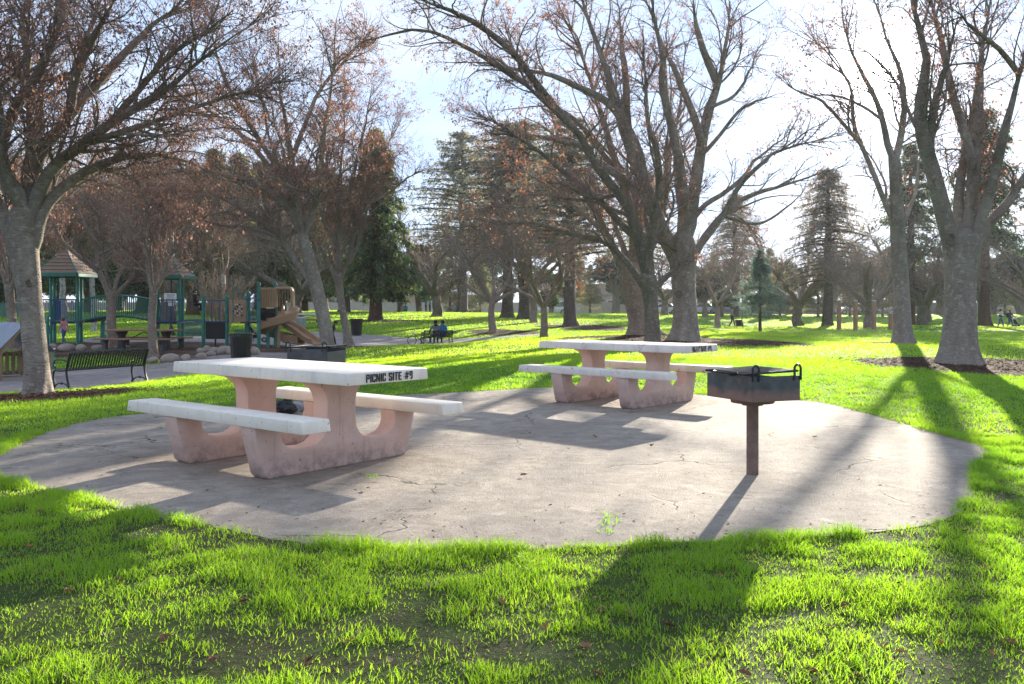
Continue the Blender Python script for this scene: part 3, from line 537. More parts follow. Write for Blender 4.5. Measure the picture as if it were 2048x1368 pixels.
def bark(name, c1, c2, c3, moss=(.075, .085, .035), mossy=.55, ring=0.0, vs=(1, 1, .35)):
    m, nt, p = new_mat(name); v = coords(nt, 'Object'); vz = coords(nt, 'Object', vs)
    col = mixc(nt, ramp(nt, noise_(nt, vz, 3.5, 5), .35, .65), c1, c2); col = mixc(nt, ramp(nt, noise_(nt, v, 9, 6, .6), .52, .66), col, c3); hs = coords(nt, 'Object', (2, 2, 9)); col = mixc(nt, ramp(nt, noise_(nt, hs, 5, 6, .7), .50, .72), col, tuple(x * .55 for x in c2))
    sx = node(nt, 'SeparateXYZ'); nt.links.new(v, sx.inputs[0]); mo = node(nt, 'Math', operation='MULTIPLY'); nt.links.new(ramp(nt, sx.outputs[2], 1.6, 4.5), mo.inputs[0]); nt.links.new(ramp(nt, noise_(nt, v, 1.3, 4), .40, .68), mo.inputs[1])
    m2 = node(nt, 'Math', operation='MULTIPLY'); m2.inputs[1].default_value = mossy; nt.links.new(mo.outputs[0], m2.inputs[0]); col = mixc(nt, m2.outputs[0], col, moss)
    nt.links.new(col, p.inputs['Base Color']); p.inputs['Roughness'].default_value = .88; p.inputs['Specular IOR Level'].default_value = .2
    hz = coords(nt, 'Object', (3, 3, 11)); h = node(nt, 'Math', operation='ADD'); nt.links.new(noise_(nt, hz, 4, 5, .65), h.inputs[0]); nt.links.new(noise_(nt, v, 22, 5, .7), h.inputs[1]); bump_(nt, p, h.outputs[0], 1.0, .06); return m
M['bark_mottled'] = bark('mottled grey bark', (.43, .365, .30), (.29, .24, .20), (.53, .47, .39))
M['bark_grey'] = bark('grey bark', (.41, .35, .295), (.28, .235, .20), (.51, .45, .385))
M['bark_red'] = bark('reddish grey bark', (.38, .295, .24), (.27, .205, .165), (.47, .385, .31), mossy=.45)
M['bark_dark'] = bark('dark furrowed bark', (.27, .225, .175), (.175, .145, .115), (.35, .295, .235), mossy=.55)
M['twig'] = pm('brown twig', (.29, .20, .17), (.20, .14, .12), 3, .85, 0)
M['twig_grey'] = pm('grey brown twig', (.26, .21, .175), (.19, .15, .125), 3, .85, 0)
M['twig_tan'] = pm('tan hanging twig', (.34, .26, .18), (.25, .19, .13), 3, .85, 0)
M['dryleaf'] = leaf_mat('dry leaf', .45, tcol=1.5)
def leaf_cards(rg, P, n, size, cols, hang=.75, aspect=.42):
    """n small pointed leaves near the branch points P (k,3)"""
    B = P[rg.integers(0, len(P), n)] + rg.normal(size=(n, 3)) * .03; d = nrm(rg.normal(size=(n, 3)) * (1 - hang * .55) + np.array([0, 0, -hang])); s = nrm(np.cross(d, rg.normal(size=(n, 3)))); l = (size * rg.uniform(.6, 1.4, n))[:, None]
    V = np.stack([B, B + d * l * .5 + s * l * aspect / 2, B + d * l, B + d * l * .5 - s * l * aspect / 2], 1).reshape(-1, 3); o = np.arange(n)[:, None] * 4
    c = np.array(cols)[rg.integers(0, len(cols), n)] * rg.uniform(.7, 1.3, (n, 1)); return V, [o + np.array([0, 1, 2, 3])], np.repeat(np.concatenate([c, np.ones((n, 1))], 1), 4, 0)
def merge(parts):
    V = []; Q = []; k = 0
    for v, q in parts: V.append(v); Q.append(q + k); k += len(v)
    return np.concatenate(V), [np.concatenate(Q)]
def trunk_tube(P, R, n, rg, flare, lobes):
    """trunk with root flare; P (S,3) from the ground up"""
    P = catmull(P, 30); R = np.interp(np.linspace(0, 1, 30), np.linspace(0, 1, len(R)), R); T = nrm(np.gradient(P, axis=0)); u = nrm(np.cross(T, np.array([0, 1.0, .05]))); w = np.cross(T, u); a = np.arange(n) * 2 * np.pi / n
    h = (P[:, 2] - P[0, 2]); fl = np.exp(-np.maximum(h, 0) / (R[0] * .75)); ph = rg.uniform(0, 6, 3)
    k = 1 + flare * fl[:, None] * (1 + .85 * np.cos(lobes * a + ph[0])[None] + .45 * np.cos((lobes + 2) * a + ph[1])[None]) + .045 * np.sin(3 * a[None] + ph[2] + h[:, None] * 1.3) + .03 * np.sin(5 * a[None] + h[:, None] * 2.1)
    V = P[:, None] + (R[:, None] * k)[:, :, None] * (np.cos(a)[None, :, None] * u[:, None] + np.sin(a)[None, :, None] * w[:, None]); S_ = len(P)
    b = np.arange(S_ - 1)[:, None] * n; kk = np.arange(n)[None]; q = np.stack([b + kk, b + (kk + 1) % n, b + n + (kk + 1) % n, b + n + kk], -1).reshape(-1, 4); return V.reshape(-1, 3), q
LEAFC = [(.19, .085, .060), (.24, .12, .075), (.15, .070, .055), (.28, .15, .09)]
def hero(label, Y, trunk, limbs, barkm, seed, dens=1.0, leaves=6000, leafcols=LEAFC, twig='twig', flare=.35, lobes=5, extra=3, knot=None, lsize=.075, group=None, minlen=1.0):
    """trunk: (px,py,width px) from the ground up; limbs: (points px, width0, width1, depth drift in m)"""
    rg = np.random.default_rng(seed); b = PX(trunk[0][0], trunk[0][1], Y); gz = h1(b[0], b[1]); base = np.array([b[0], b[1], gz]); dz = gz - b[2]
    t = thing('bare_tree', base, 0, label, 'tree', group); cv = lambda px, py, dy: PX(px, py, Y + dy) + np.array([0, 0, 0]) - base
    TP = np.array([cv(px, py, 0) for px, py, w in trunk]); TP[0] = (TP[0][0], 0, -.12); TR = np.array([w for *_, w in trunk]) * Y / F / 2 * .90
    ud = nrm(TP[-1] - TP[-2]); rt = TR[-1]; TPc = np.concatenate([TP, [TP[-1] + ud * rt * .5, TP[-1] + ud * rt * .95]]); TRc = np.append(TR, [rt * .86, rt * .30]); tv = [trunk_tube(TPc, TRc, 40, rg, flare, lobes)]
    LP = []; LR = []
    for pts, w0, w1, dy in limbs:
        m = len(pts); p3 = [cv(px, py, dy * (i / (m - 1)) ** 1.3) for i, (px, py) in enumerate(pts)]; TD = catmull(TP, 40); dd = np.linalg.norm(TD - p3[0], axis=1); jn = int(dd.argmin()); rt0 = TR.max()
        if dd[jn] < 1.5 * rt0: p3 = [TD[max(0, jn - 1)] * .8 + p3[0] * .2 - np.array([0, 0, rt0 * 1.1])] + p3
        q = catmull(p3, 18); q[1:] += rg.normal(size=(17, 3)) * .018 * np.linspace(0, 1, 17)[:, None] * Y / 25
        LP.append(q); LR.append(np.linspace(w0, w1, 18) * Y / F / 2 * np.where(np.arange(18) == 0, .55, 1) * np.interp(np.arange(18), [0, 11, 17], [1, 1, .22]))
    LP = np.array(LP); LR = np.array(LR)
    if extra:                                       # limbs reaching toward and away from the viewer
        e = np.repeat(TP[-1:], extra, 0); a = rg.uniform(0, 2 * np.pi, extra); a = np.where(np.arange(extra) % 2 == 0, np.pi / 2, -np.pi / 2) + rg.uniform(-.5, .5, extra); L = rg.uniform(4.5, 6.5, extra); D = nrm(np.stack([np.cos(a) * .55, np.sin(a) * .55, np.full(extra, .9)], 1)); q = np.empty((extra, 18, 3)); q[:, 0] = e - D * .15
        for s in range(1, 18): D = nrm(D + rg.normal(size=(extra, 3)) * .07 + np.array([0, 0, .015])); q[:, s] = q[:, s - 1] + D * (L / 17)[:, None]
        LP = np.concatenate([LP, q]); LR = np.concatenate([LR, np.linspace(TR[-1] * .38, .008, 18)[None].repeat(extra, 0)])
    tv.append(tubes(LP, LR, 12)); nl = len(LP)
    b1, r1, _ = grow(rg, LP, LR, int(13 * nl * dens), .22, 1.0, .36, 10, .75, .05, .10, .6, minlen=minlen); bt_, rt_, _ = grow(rg, LP, LR, 7 * nl, .72, 1.0, .42, 10, .38, .04, .10, .95, minlen=minlen); b1 = np.concatenate([b1, bt_]); r1 = np.concatenate([r1, rt_]); tv.append(tubes(b1, r1, 6))
    V, Fs = merge(tv); link_mesh('trunk', np_mesh('trunk', V, Fs), barkm, t)
    b2, r2, _ = grow(rg, b1, r1, int(105 * nl * dens), .12, 1.0, .48, 6, .75, .03, .14, .7, minlen=minlen * .5); b2b, r2b, _ = grow(rg, LP, LR, int(20 * nl * dens), .3, 1.0, .12, 6, .9, .04, .13, .3, minlen=minlen * .5)
    b2 = np.concatenate([b2, b2b]); r2 = np.concatenate([r2, r2b]); b3, r3, _ = grow(rg, b2, r2, int(640 * nl * dens), .15, 1.0, .48, 3, .7, .0, .20, .75, minlen=.22)
    V, Fs = merge([tubes(b2, r2, 3), tubes(b3, r3, 3)]); cr = link_mesh('crown', np_mesh('crown', V, Fs), M[twig], t)
    if leaves:
        pts = np.concatenate([b3[:, 1:].reshape(-1, 3), b2[:, 3:].reshape(-1, 3)]); clump = vnoise(pts[:, 0] + base[0], pts[:, 2] * 1.3 + pts[:, 1] * .6, .8, 2); pts = pts[rg.random(len(pts)) < sstep(.3, .7, clump) + .12]
        v, f, c = leaf_cards(rg, pts, int(leaves * 1.5), lsize, leafcols); props(link_mesh('leaves', np_mesh('leaves', v, f, False, c), M['dryleaf'], cr), kind='stuff')
    if knot:
        for (px, py, w, dy) in knot:
            k = MB(); c = cv(px, py, dy); r = w * Y / F / 2; a = np.linspace(0, 2 * np.pi, 16, endpoint=False); k.tube(np.stack([c[0] + r * .8 * np.cos(a), np.full(16, c[1]), c[2] + r * np.sin(a)], 1), r * .33, 8, closed=True); k.ball(c + np.array([0, r * .25, 0]), (r * .8, r * .3, r * .95)); k.build('knot', M['bark_dark'], t, True)
    return t
# tree beside the slatted bench
hero('mottled grey trunk forking low beside the black slatted bench, crown full of dry brown leaves', 14.5,
     [(74, 792, 62), (73, 740, 51), (68, 680, 49), (61, 600, 48), (57, 560, 52), (51, 520, 60), (47, 470, 66), (48, 430, 58)],
     [([(34, 500), (14, 440), (-10, 390), (-50, 300), (-90, 180), (-120, 60)], 40, 16, .8), ([(52, 450), (40, 390), (12, 350), (2, 290), (-2, 200), (-20, 90), (-30, -40)], 30, 12, -1.2),
      ([(52, 440), (62, 360), (85, 300), (120, 255), (140, 225), (148, 150), (180, 60), (215, -40)], 34, 12, .6), ([(60, 440), (78, 380), (115, 325), (165, 290), (215, 250), (290, 205), (350, 165), (430, 100), (520, 40)], 30, 9, -.7),
      ([(70, 480), (82, 430), (110, 390), (160, 350), (215, 325), (260, 312), (320, 310), (390, 330), (450, 365)], 30, 7, 1.0), ([(2, 290), (18, 240), (48, 190), (85, 130), (120, 50), (160, -40)], 26, 12, -.5),
      ([(120, 255), (150, 215), (200, 160), (255, 100), (320, 40), (400, -10)], 24, 10, 1.6), ([(140, 225), (150, 160), (175, 100), (200, 50), (240, -20)], 20, 9, -1.4), ([(165, 290), (240, 265), (320, 240), (400, 210), (500, 180), (590, 150)], 15, 5, 1.8),
      ([(48, 190), (55, 110), (45, 40), (70, -30)], 18, 9, .5), ([(215, 250), (270, 190), (330, 120), (400, 70), (470, 20)], 14, 6, -1.5)],
     M['bark_mottled'], 11, dens=1.35, leaves=15000, flare=.30, extra=4, lsize=.058, knot=[(58, 566, 12, -.19)])
# leaning tree behind the grey grill
hero('leaning grey tree by the slide exit with long boughs sweeping over the playground', 28,
     [(657, 698, 30), (652, 660, 29), (642, 615, 29), (628, 560, 30), (617, 515, 27), (606, 475, 24)],
     [([(622, 560), (590, 520), (560, 475), (530, 445), (490, 420), (440, 395), (380, 380), (310, 385)], 17, 5, .8), ([(606, 475), (590, 440), (562, 400), (520, 372), (470, 355), (400, 340), (330, 345), (260, 365)], 18, 5, -1.2), ([(606, 478), (596, 430), (590, 380), (583, 320), (572, 250), (560, 170), (555, 80)], 20, 6, .5),
      ([(608, 478), (625, 430), (640, 370), (645, 300), (655, 220), (668, 130), (672, 40)], 14, 5, -1.5), ([(598, 440), (560, 370), (520, 310), (470, 260), (410, 215), (350, 190)], 15, 4, 1.5), ([(590, 380), (545, 320), (500, 250), (460, 180), (430, 100), (420, 20)], 13, 4, -2), ([(583, 320), (610, 250), (640, 180), (700, 110), (740, 60)], 11, 4, 1.8), ([(560, 475), (500, 455), (440, 450), (380, 430), (330, 420)], 9, 3, 1.6)],
     M['bark_grey'], 12, dens=1.25, leaves=16000, flare=.18, extra=4, lsize=.07)
hero('slim grey tree with upright stems behind the leaning tree', 32,
     [(699, 696, 26), (694, 668, 17), (685, 620, 15), (679, 575, 17), (676, 550, 19)],
     [([(672, 560), (652, 515), (630, 480), (612, 430), (600, 370), (590, 290)], 9, 3, 1.2), ([(676, 552), (678, 500), (680, 440), (676, 380), (684, 310), (690, 230), (688, 150)], 10, 3, -.8), ([(682, 556), (700, 510), (712, 460), (728, 410), (752, 350), (775, 290), (800, 230)], 9, 3, .6),
      ([(690, 535), (712, 500), (730, 440), (735, 390), (760, 330), (800, 300)], 9, 3, -1.6), ([(678, 500), (652, 450), (648, 390), (655, 320), (640, 240)], 10, 3, 1.8), ([(712, 460), (700, 400), (712, 330), (730, 250), (745, 160)], 10, 3, -1.8), ([(728, 410), (770, 390), (810, 360), (840, 340)], 7, 3, .9)],
     M['bark_grey'], 13, dens=1.2, leaves=11000, flare=.35, extra=3, lsize=.07)
# trees inside the playground
hero('brown tree forking into a wide Y beside the arched bridge', 31.4, [(225, 704, 24), (224, 670, 20), (222, 630, 20), (224, 598, 22), (226, 588, 20)],
     [([(222, 600), (208, 565), (196, 530), (196, 490), (205, 450), (200, 400), (205, 330)], 14, 4, .6), ([(228, 596), (246, 575), (266, 552), (276, 520), (280, 470), (290, 420), (300, 350)], 12, 4, -.6), ([(200, 538), (172, 520), (148, 504), (125, 480), (110, 450), (80, 420)], 8, 3, 1.2), ([(198, 510), (230, 495), (260, 490), (290, 480), (320, 470)], 7, 3, -1.0), ([(196, 490), (170, 450), (150, 410), (120, 370)], 8, 3, .5)],
     M['bark_red'], 14, dens=1.1, leaves=3200, extra=3, lsize=.08)
hero('brown tree standing by the brown picnic table with one crooked bough', 27, [(308, 715, 22), (306, 690, 19), (303, 640, 17), (306, 600, 17), (308, 578, 17)],
     [([(306, 590), (298, 550), (294, 510), (298, 460), (294, 400), (300, 330)], 11, 4, .6), ([(309, 586), (322, 560), (332, 535), (340, 512), (362, 490), (380, 450), (400, 410), (430, 360)], 10, 3, -.5), ([(298, 520), (280, 480), (262, 440), (240, 400)], 7, 3, 1.0), ([(340, 512), (345, 470), (338, 430), (350, 380)], 7, 3, 1.2), ([(380, 450), (420, 430), (470, 420)], 6, 2, -.8)],
     M['bark_red'], 15, dens=1.1, leaves=2600, extra=3, lsize=.08)
hero('grey brown tree with low forks behind the little playhouse', 30, [(26, 690, 22), (24, 650, 20), (20, 600, 19), (18, 575, 20)],
     [([(16, 580), (4, 540), (-10, 500), (-20, 440)], 12, 4, .5), ([(22, 578), (34, 540), (38, 500), (34, 440), (40, 370)], 12, 4, -.8), ([(20, 560), (6, 490), (10, 430), (0, 360)], 9, 3, 1.2)], M['bark_red'], 16, dens=1.2, leaves=2000, extra=2)
# the great trees in the middle
hero('thickest tree, fluted trunk on wide mulch, fanning into many tall grey limbs', 30,
     [(1368, 684, 66), (1370, 650, 54), (1369, 600, 51), (1366, 550, 53), (1366, 515, 64), (1364, 490, 62)],
     [([(1350, 510), (1325, 465), (1308, 420), (1290, 370), (1265, 310), (1245, 250), (1225, 180), (1200, 100), (1170, 20), (1150, -60)], 36, 11, -.6), ([(1360, 500), (1378, 455), (1385, 400), (1395, 340), (1405, 280), (1420, 210), (1440, 160), (1452, 90), (1460, 0)], 34, 12, .6),
      ([(1380, 430), (1366, 380), (1360, 330), (1345, 260), (1330, 190), (1325, 120), (1310, 40), (1300, -40)], 24, 9, -1.2), ([(1405, 290), (1390, 240), (1375, 200), (1350, 140), (1330, 100), (1310, 40)], 18, 7, 1.2), ([(1435, 165), (1415, 120), (1395, 60), (1385, -10)], 18, 8, -.6),
      ([(1395, 500), (1412, 470), (1440, 435), (1475, 405), (1520, 385), (1570, 370), (1630, 350), (1690, 330)], 17, 4, .8), ([(1400, 490), (1425, 460), (1455, 415), (1480, 370), (1520, 330), (1560, 300), (1620, 285), (1680, 270)], 15, 4, -1.0), ([(1440, 430), (1475, 440), (1510, 448), (1545, 435), (1590, 400), (1620, 370)], 8, 3, 1.6),
      ([(1385, 440), (1410, 410), (1450, 385), (1490, 350), (1510, 320), (1550, 290), (1590, 260)], 12, 4, 1.8), ([(1310, 425), (1275, 385), (1235, 350), (1190, 320), (1160, 290), (1110, 280), (1050, 270), (970, 280)], 22, 6, 1.0), ([(1290, 370), (1275, 300), (1250, 250), (1215, 205), (1160, 175), (1100, 150), (1030, 140), (950, 130)], 22, 6, -1.6),
      ([(1270, 320), (1255, 250), (1252, 170), (1245, 90), (1235, 0)], 20, 9, 1.4), ([(1405, 310), (1440, 270), (1480, 220), (1520, 200), (1570, 185)], 9, 3, -1.4), ([(1420, 215), (1470, 190), (1500, 140), (1520, 80)], 8, 3, 1.0)],
     M['bark_grey'], 21, dens=.60, leaves=2800, knot=[(1358, 588, 13, -.38)], flare=.30, lobes=6, extra=1, lsize=.085, leafcols=LEAFC + [(.32, .12, .04)])
hero('dark green-tinged tree before the thickest trunk, throwing a long low bough outward', 28,
     [(1306, 690, 36), (1305, 650, 32), (1303, 610, 31), (1298, 575, 36), (1293, 560, 42)],
     [([(1300, 575), (1290, 530), (1276, 480), (1262, 430), (1240, 390), (1205, 350), (1180, 310), (1150, 260), (1100, 215), (1050, 170), (985, 130), (930, 125)], 27, 7, -1.0), ([(1282, 565), (1250, 520), (1210, 485), (1170, 475), (1120, 460), (1060, 445), (1000, 450), (955, 435)], 15, 4, 1.5), ([(1308, 580), (1325, 560), (1345, 545), (1372, 520)], 16, 9, 1.0),
      ([(1275, 480), (1235, 440), (1200, 400), (1160, 370), (1110, 330), (1060, 290), (1000, 250), (940, 225)], 15, 4, 1.2), ([(1300, 560), (1298, 500), (1310, 440), (1320, 370), (1312, 300), (1295, 240), (1290, 150), (1285, 50)], 22, 8, 1.8), ([(1150, 260), (1090, 190), (1020, 100), (940, 40), (870, 10), (800, -20)], 17, 6, -2.2), ([(1050, 170), (960, 110), (880, 70), (820, 60), (740, 80), (690, 70)], 10, 3, 1.0), ([(1240, 390), (1180, 395), (1130, 370), (1090, 365)], 8, 3, -1.5)],
     M['bark_dark'], 22, dens=.85, leaves=4500, flare=.18, extra=2, lsize=.085)
hero('pale broad trunk behind the dark tree, on its own mulch bed', 34, [(1286, 671, 62), (1280, 640, 48), (1270, 600, 44), (1262, 560, 46), (1262, 540, 48)],
     [([(1258, 560), (1235, 510), (1212, 470), (1195, 430), (1165, 380), (1130, 320), (1110, 250), (1080, 170)], 22, 7, .8), ([(1266, 550), (1268, 490), (1262, 430), (1240, 350), (1215, 270), (1190, 190), (1160, 100), (1120, 20)], 22, 7, -.8), ([(1275, 550), (1300, 500), (1318, 450), (1332, 380), (1340, 300), (1360, 200), (1370, 90)], 20, 8, 1.5), ([(1212, 470), (1170, 430), (1120, 390), (1060, 350), (1010, 330)], 10, 4, 1.8), ([(1240, 350), (1200, 300), (1150, 240), (1090, 200), (1040, 120), (1000, 60)], 12, 5, -1.5)],
     M['bark_red'], 23, dens=.85, leaves=3500, flare=.35, extra=3, lsize=.09, leafcols=[(.36, .13, .04), (.25, .10, .045), (.17, .075, .042)])
# right-hand pair
hero('slender straight grey trunk with few high limbs, beside the wooden posts', 33, [(1806, 694, 50), (1804, 660, 38), (1803, 600, 36), (1800, 530, 32), (1796, 460, 32), (1792, 390, 26), (1788, 320, 24)],
     [([(1790, 330), (1776, 290), (1765, 240), (1748, 190), (1715, 130), (1690, 60), (1680, -20)], 16, 5, .8), ([(1790, 325), (1802, 270), (1808, 210), (1800, 140), (1770, 70), (1755, -10)], 17, 6, -.8), ([(1795, 460), (1772, 410), (1745, 340), (1722, 290), (1706, 240), (1700, 170), (1650, 100), (1600, 60)], 13, 4, .8), ([(1798, 470), (1818, 420), (1835, 370), (1838, 320), (1850, 260)], 11, 4, 1.4), ([(1722, 290), (1680, 240), (1640, 200), (1590, 180), (1560, 150)], 8, 3, -1.5), ([(1765, 240), (1720, 210), (1660, 190), (1600, 200)], 7, 3, 1.2)],
     M['bark_grey'], 31, dens=.52, leaves=2000, flare=.22, extra=0, lsize=.085)
hero('broad forked grey trunk with a round knot on deep mulch', 19, [(1919, 732, 86), (1919, 700, 74), (1921, 640, 66), (1921, 570, 64), (1922, 520, 68), (1925, 490, 74)],
     [([(1912, 530), (1900, 480), (1885, 420), (1868, 350), (1850, 290), (1838, 230), (1850, 160), (1848, 90), (1825, 0), (1810, -80)], 40, 15, -.6), ([(1925, 520), (1935, 460), (1945, 400), (1948, 330), (1955, 260), (1960, 180), (1965, 90), (1985, -20)], 34, 14, .7), ([(1938, 510), (1955, 460), (1975, 400), (1995, 320), (2015, 240), (2040, 150), (2060, 40)], 28, 12, -.9), ([(1955, 480), (1985, 440), (2020, 400), (2050, 350), (2095, 290), (2130, 200)], 26, 9, 1.0),
      ([(1948, 340), (1930, 270), (1905, 190), (1890, 120), (1870, 30), (1850, -60)], 20, 9, 1.4), ([(1868, 350), (1860, 280), (1872, 200), (1895, 120), (1915, 30)], 18, 8, -1.2), ([(1850, 290), (1820, 230), (1790, 160), (1740, 110), (1690, 80)], 8, 3, 1.0), ([(2040, 150), (2000, 100), (1950, 60), (1900, 10)], 12, 5, -1.6)],
     M['bark_grey'], 32, dens=.62, leaves=2800, flare=.30, lobes=6, extra=1, knot=[(1901, 478, 20, -.30)], lsize=.075)
# ------------------------------------------------------------------ evergreens and background trees
M['needle'] = leaf_mat('evergreen spray', .42, tcol=1.8)
M['bark_redwood'] = bark('redwood bark', (.17, .105, .075), (.10, .062, .046), (.22, .15, .115), mossy=0, vs=(1, 1, .06))
M['bark_conifer'] = bark('conifer bark', (.15, .12, .10), (.085, .068, .058), (.20, .165, .14), mossy=.3, vs=(1, 1, .15))
M['bark_birch'] = bark('white birch bark', (.62, .60, .56), (.50, .48, .45), (.10, .09, .08), mossy=0, vs=(1, 1, 2.5))
def sprays(rg, B, D, n, size, cols, spread, aspect=.38, droop=.35):
    i = rg.integers(0, len(B), n); b = B[i] + rg.normal(size=(n, 3)) * spread; d = nrm(D[i] + rg.normal(size=(n, 3)) * .6 + np.array([0, 0, -droop])); s = nrm(np.cross(d, rg.normal(size=(n, 3)) + np.array([0, 0, 1.2]))); l = (size * rg.uniform(.55, 1.45, n))[:, None]
    V = np.stack([b - d * l * .5, b + s * l * aspect * .5, b + d * l * .5, b - s * l * aspect * .5], 1).reshape(-1, 3); o = np.arange(n)[:, None] * 4
    c = np.array(cols)[rg.integers(0, len(cols), n)] * rg.uniform(.6, 1.4, (n, 1)); return V, [o + np.array([0, 1, 2, 3])], np.repeat(np.concatenate([c, np.ones((n, 1))], 1), 4, 0)
def conifer(name, seed, H, Rm, c0, nb, droop, n, size, cols, barkm, rtrunk, label, prof=.8, rise=.15, top=1.0, lean=0.0, asp=.28):
    rg = np.random.default_rng(seed); t = thing(name, (0, 0, 0), 0, label, 'tree')
    P = np.stack([np.linspace(0, lean, 12) + rg.normal(size=12) * .02 * H / 12, rg.normal(size=12) * .02 * H / 12, np.linspace(-.15, H, 12)], 1); tv = [trunk_tube(P, rtrunk * np.linspace(1, .12, 12) ** .8, 16, rg, .3, 5)]
    u = np.sort(rg.uniform(0, 1, nb)) ** .9; z = H * (c0 + (top - c0) * u * .985); L = Rm * (np.clip(1 - u, .03, 1) ** prof) * rg.uniform(.6, 1.15, nb); a = np.arange(nb) * 2.4 + rg.uniform(-.4, .4, nb)
    s = np.linspace(0, 1, 8)[None, :]; hx = np.cos(a)[:, None] * s * L[:, None]; hy = np.sin(a)[:, None] * s * L[:, None]; hz = z[:, None] + L[:, None] * (rise * s - droop * s ** 2) + rg.normal(size=(nb, 8)) * .03
    BP = np.stack([hx + np.interp(z, P[:, 2], P[:, 0])[:, None], hy, hz], -1); tv.append(tubes(BP, (rtrunk * .22 * (L / Rm + .15))[:, None] * np.linspace(1, .15, 8)[None] , 4)); V, Fs = merge(tv); link_mesh('trunk', np_mesh('trunk', V, Fs), barkm, t)
    D = nrm(np.gradient(BP, axis=1)); side = np.cross(D, np.array([0, 0, 1.0])); k = 5; off = rg.uniform(-1, 1, (nb, 8, k)); ln = .34 * L[:, None, None] * (1.05 - s[..., None]) * np.ones((1, 1, k))
    Q = (BP[:, 1:, None] + side[:, 1:, None] * (off * ln)[:, 1:, :, None] + D[:, 1:, None] * np.abs(off * ln)[:, 1:, :, None] * .5); Q[..., 2] -= (np.abs(off * ln) * .25)[:, 1:]; DD = nrm(D[:, 1:, None] + side[:, 1:, None] * np.sign(off)[:, 1:, :, None] * .7)
    v, f, c = sprays(rg, Q.reshape(-1, 3), DD.reshape(-1, 3), n, size, cols, size * .45, asp); props(link_mesh('crown', np_mesh('crown', v, f, False, c), M['needle'], t), kind='stuff'); return t
def roundtree(name, seed, H, Rw, c0, n, size, cols, barkm, rtrunk, label, lobes=11, cat='tree', stems=1):
    rg = np.random.default_rng(seed); t = thing(name, (0, 0, 0), 0, label, cat); hc = H * (1 - c0) / 2; cz = H * c0 + hc; tv = []; C_ = rg.normal(size=(lobes, 3)); C_ = nrm(C_) * rg.uniform(.35, .75, (lobes, 1)) * np.array([Rw, Rw, hc]) + np.array([0, 0, cz]); rad = rg.uniform(.28, .45, lobes) * Rw
    for k in range(stems):
        o = rg.uniform(-.5, .5, 2) * rtrunk * 3 * (stems > 1); P = np.stack([np.linspace(o[0], o[0] * 4, 8), np.linspace(o[1], o[1] * 4, 8), np.linspace(-.1, H * c0 + hc * .6, 8)], 1); tv.append(trunk_tube(P, rtrunk * np.linspace(1, .45, 8), 12, rg, .35, 5))
    LP = np.stack([np.array([0, 0, H * c0]) * (1 - q) + C_ * q + np.array([0, 0, .12 * H]) * q * (1 - q) for q in np.linspace(0, 1, 7)], 1); tv.append(tubes(LP, (rtrunk * .4 * np.linspace(1, .2, 7))[None].repeat(lobes, 0), 5)); V, Fs = merge(tv); link_mesh('trunk', np_mesh('trunk', V, Fs), barkm, t)
    i = rg.integers(0, lobes, n); d = nrm(rg.normal(size=(n, 3))); q = C_[i] + d * (rad[i] * rg.uniform(.55, 1.05, n))[:, None] * np.array([1, 1, .75])
    v, f, c = sprays(rg, q, d, n, size, cols, size * .3, .6, .1); props(link_mesh('crown', np_mesh('crown', v, f, False, c), M['needle'], t), kind='stuff'); return t
def baretree(name, seed, H, spread, h0, nl, barkm, twig, rtrunk, label, leaves=0, leafcols=LEAFC, dens=1.0, upl=1.0, hang=0.0, size=.1, limbm=None):
    rg = np.random.default_rng(seed); t = thing(name, (0, 0, 0), 0, label, 'tree'); P = np.stack([rg.normal(size=7).cumsum() * .05, rg.normal(size=7).cumsum() * .05, np.linspace(-.12, h0, 7)], 1); tv = [trunk_tube(P, rtrunk * np.linspace(1, .8, 7), 16, rg, .3, 5)]
    a = np.arange(nl) * 2 * np.pi / nl + rg.uniform(-.4, .4, nl); D = nrm(np.stack([np.cos(a), np.sin(a), upl * rg.uniform(.5, 1.6, nl)], 1)); L = np.hypot(spread, H - h0) * rg.uniform(.75, 1.05, nl); q = np.empty((nl, 14, 3)); q[:, 0] = P[-1] - np.array([0, 0, .2])
    for s in range(1, 14): D = nrm(D + rg.normal(size=(nl, 3)) * .11 + np.array([0, 0, .02])); q[:, s] = q[:, s - 1] + D * (L / 13)[:, None]
    R = np.linspace(rtrunk * .6, .02, 14)[None].repeat(nl, 0); tv.append(tubes(q, R, 8)); b1, r1, _ = grow(rg, q, R, int(14 * nl * dens), .15, 1, .42, 9, .75, .02, .12, .6, minlen=.8); tv.append(tubes(b1, r1, 5))
    if limbm: V, Fs = merge(tv[1:]); link_mesh('limbs', np_mesh('limbs', V, Fs), limbm, t); tv = tv[:1]
    V, Fs = merge(tv); link_mesh('trunk', np_mesh('trunk', V, Fs), barkm, t)
    b2, r2, _ = grow(rg, b1, r1, int(90 * nl * dens), .1, 1, .5, 5, .7, -hang * .6, .15, .8, minlen=.5 + hang * 2); r2 = np.maximum(r2, .007); b3, r3, _ = grow(rg, b2, r2, int(330 * nl * dens), .1, 1, .5, 3, .6, -hang * 1.2, .16, .8, minlen=.3 + hang); r3 = np.maximum(r3, .0055)
    V, Fs = merge([tubes(b2, r2, 3), tubes(b3, r3, 3)]); cr = link_mesh('crown', np_mesh('crown', V, Fs), M[twig], t)
    if leaves: v, f, c = leaf_cards(rg, b3.reshape(-1, 3), leaves, size, leafcols); props(link_mesh('leaves', np_mesh('leaves', v, f, False, c), M['dryleaf'], cr), kind='stuff')
    return t
_used = set()
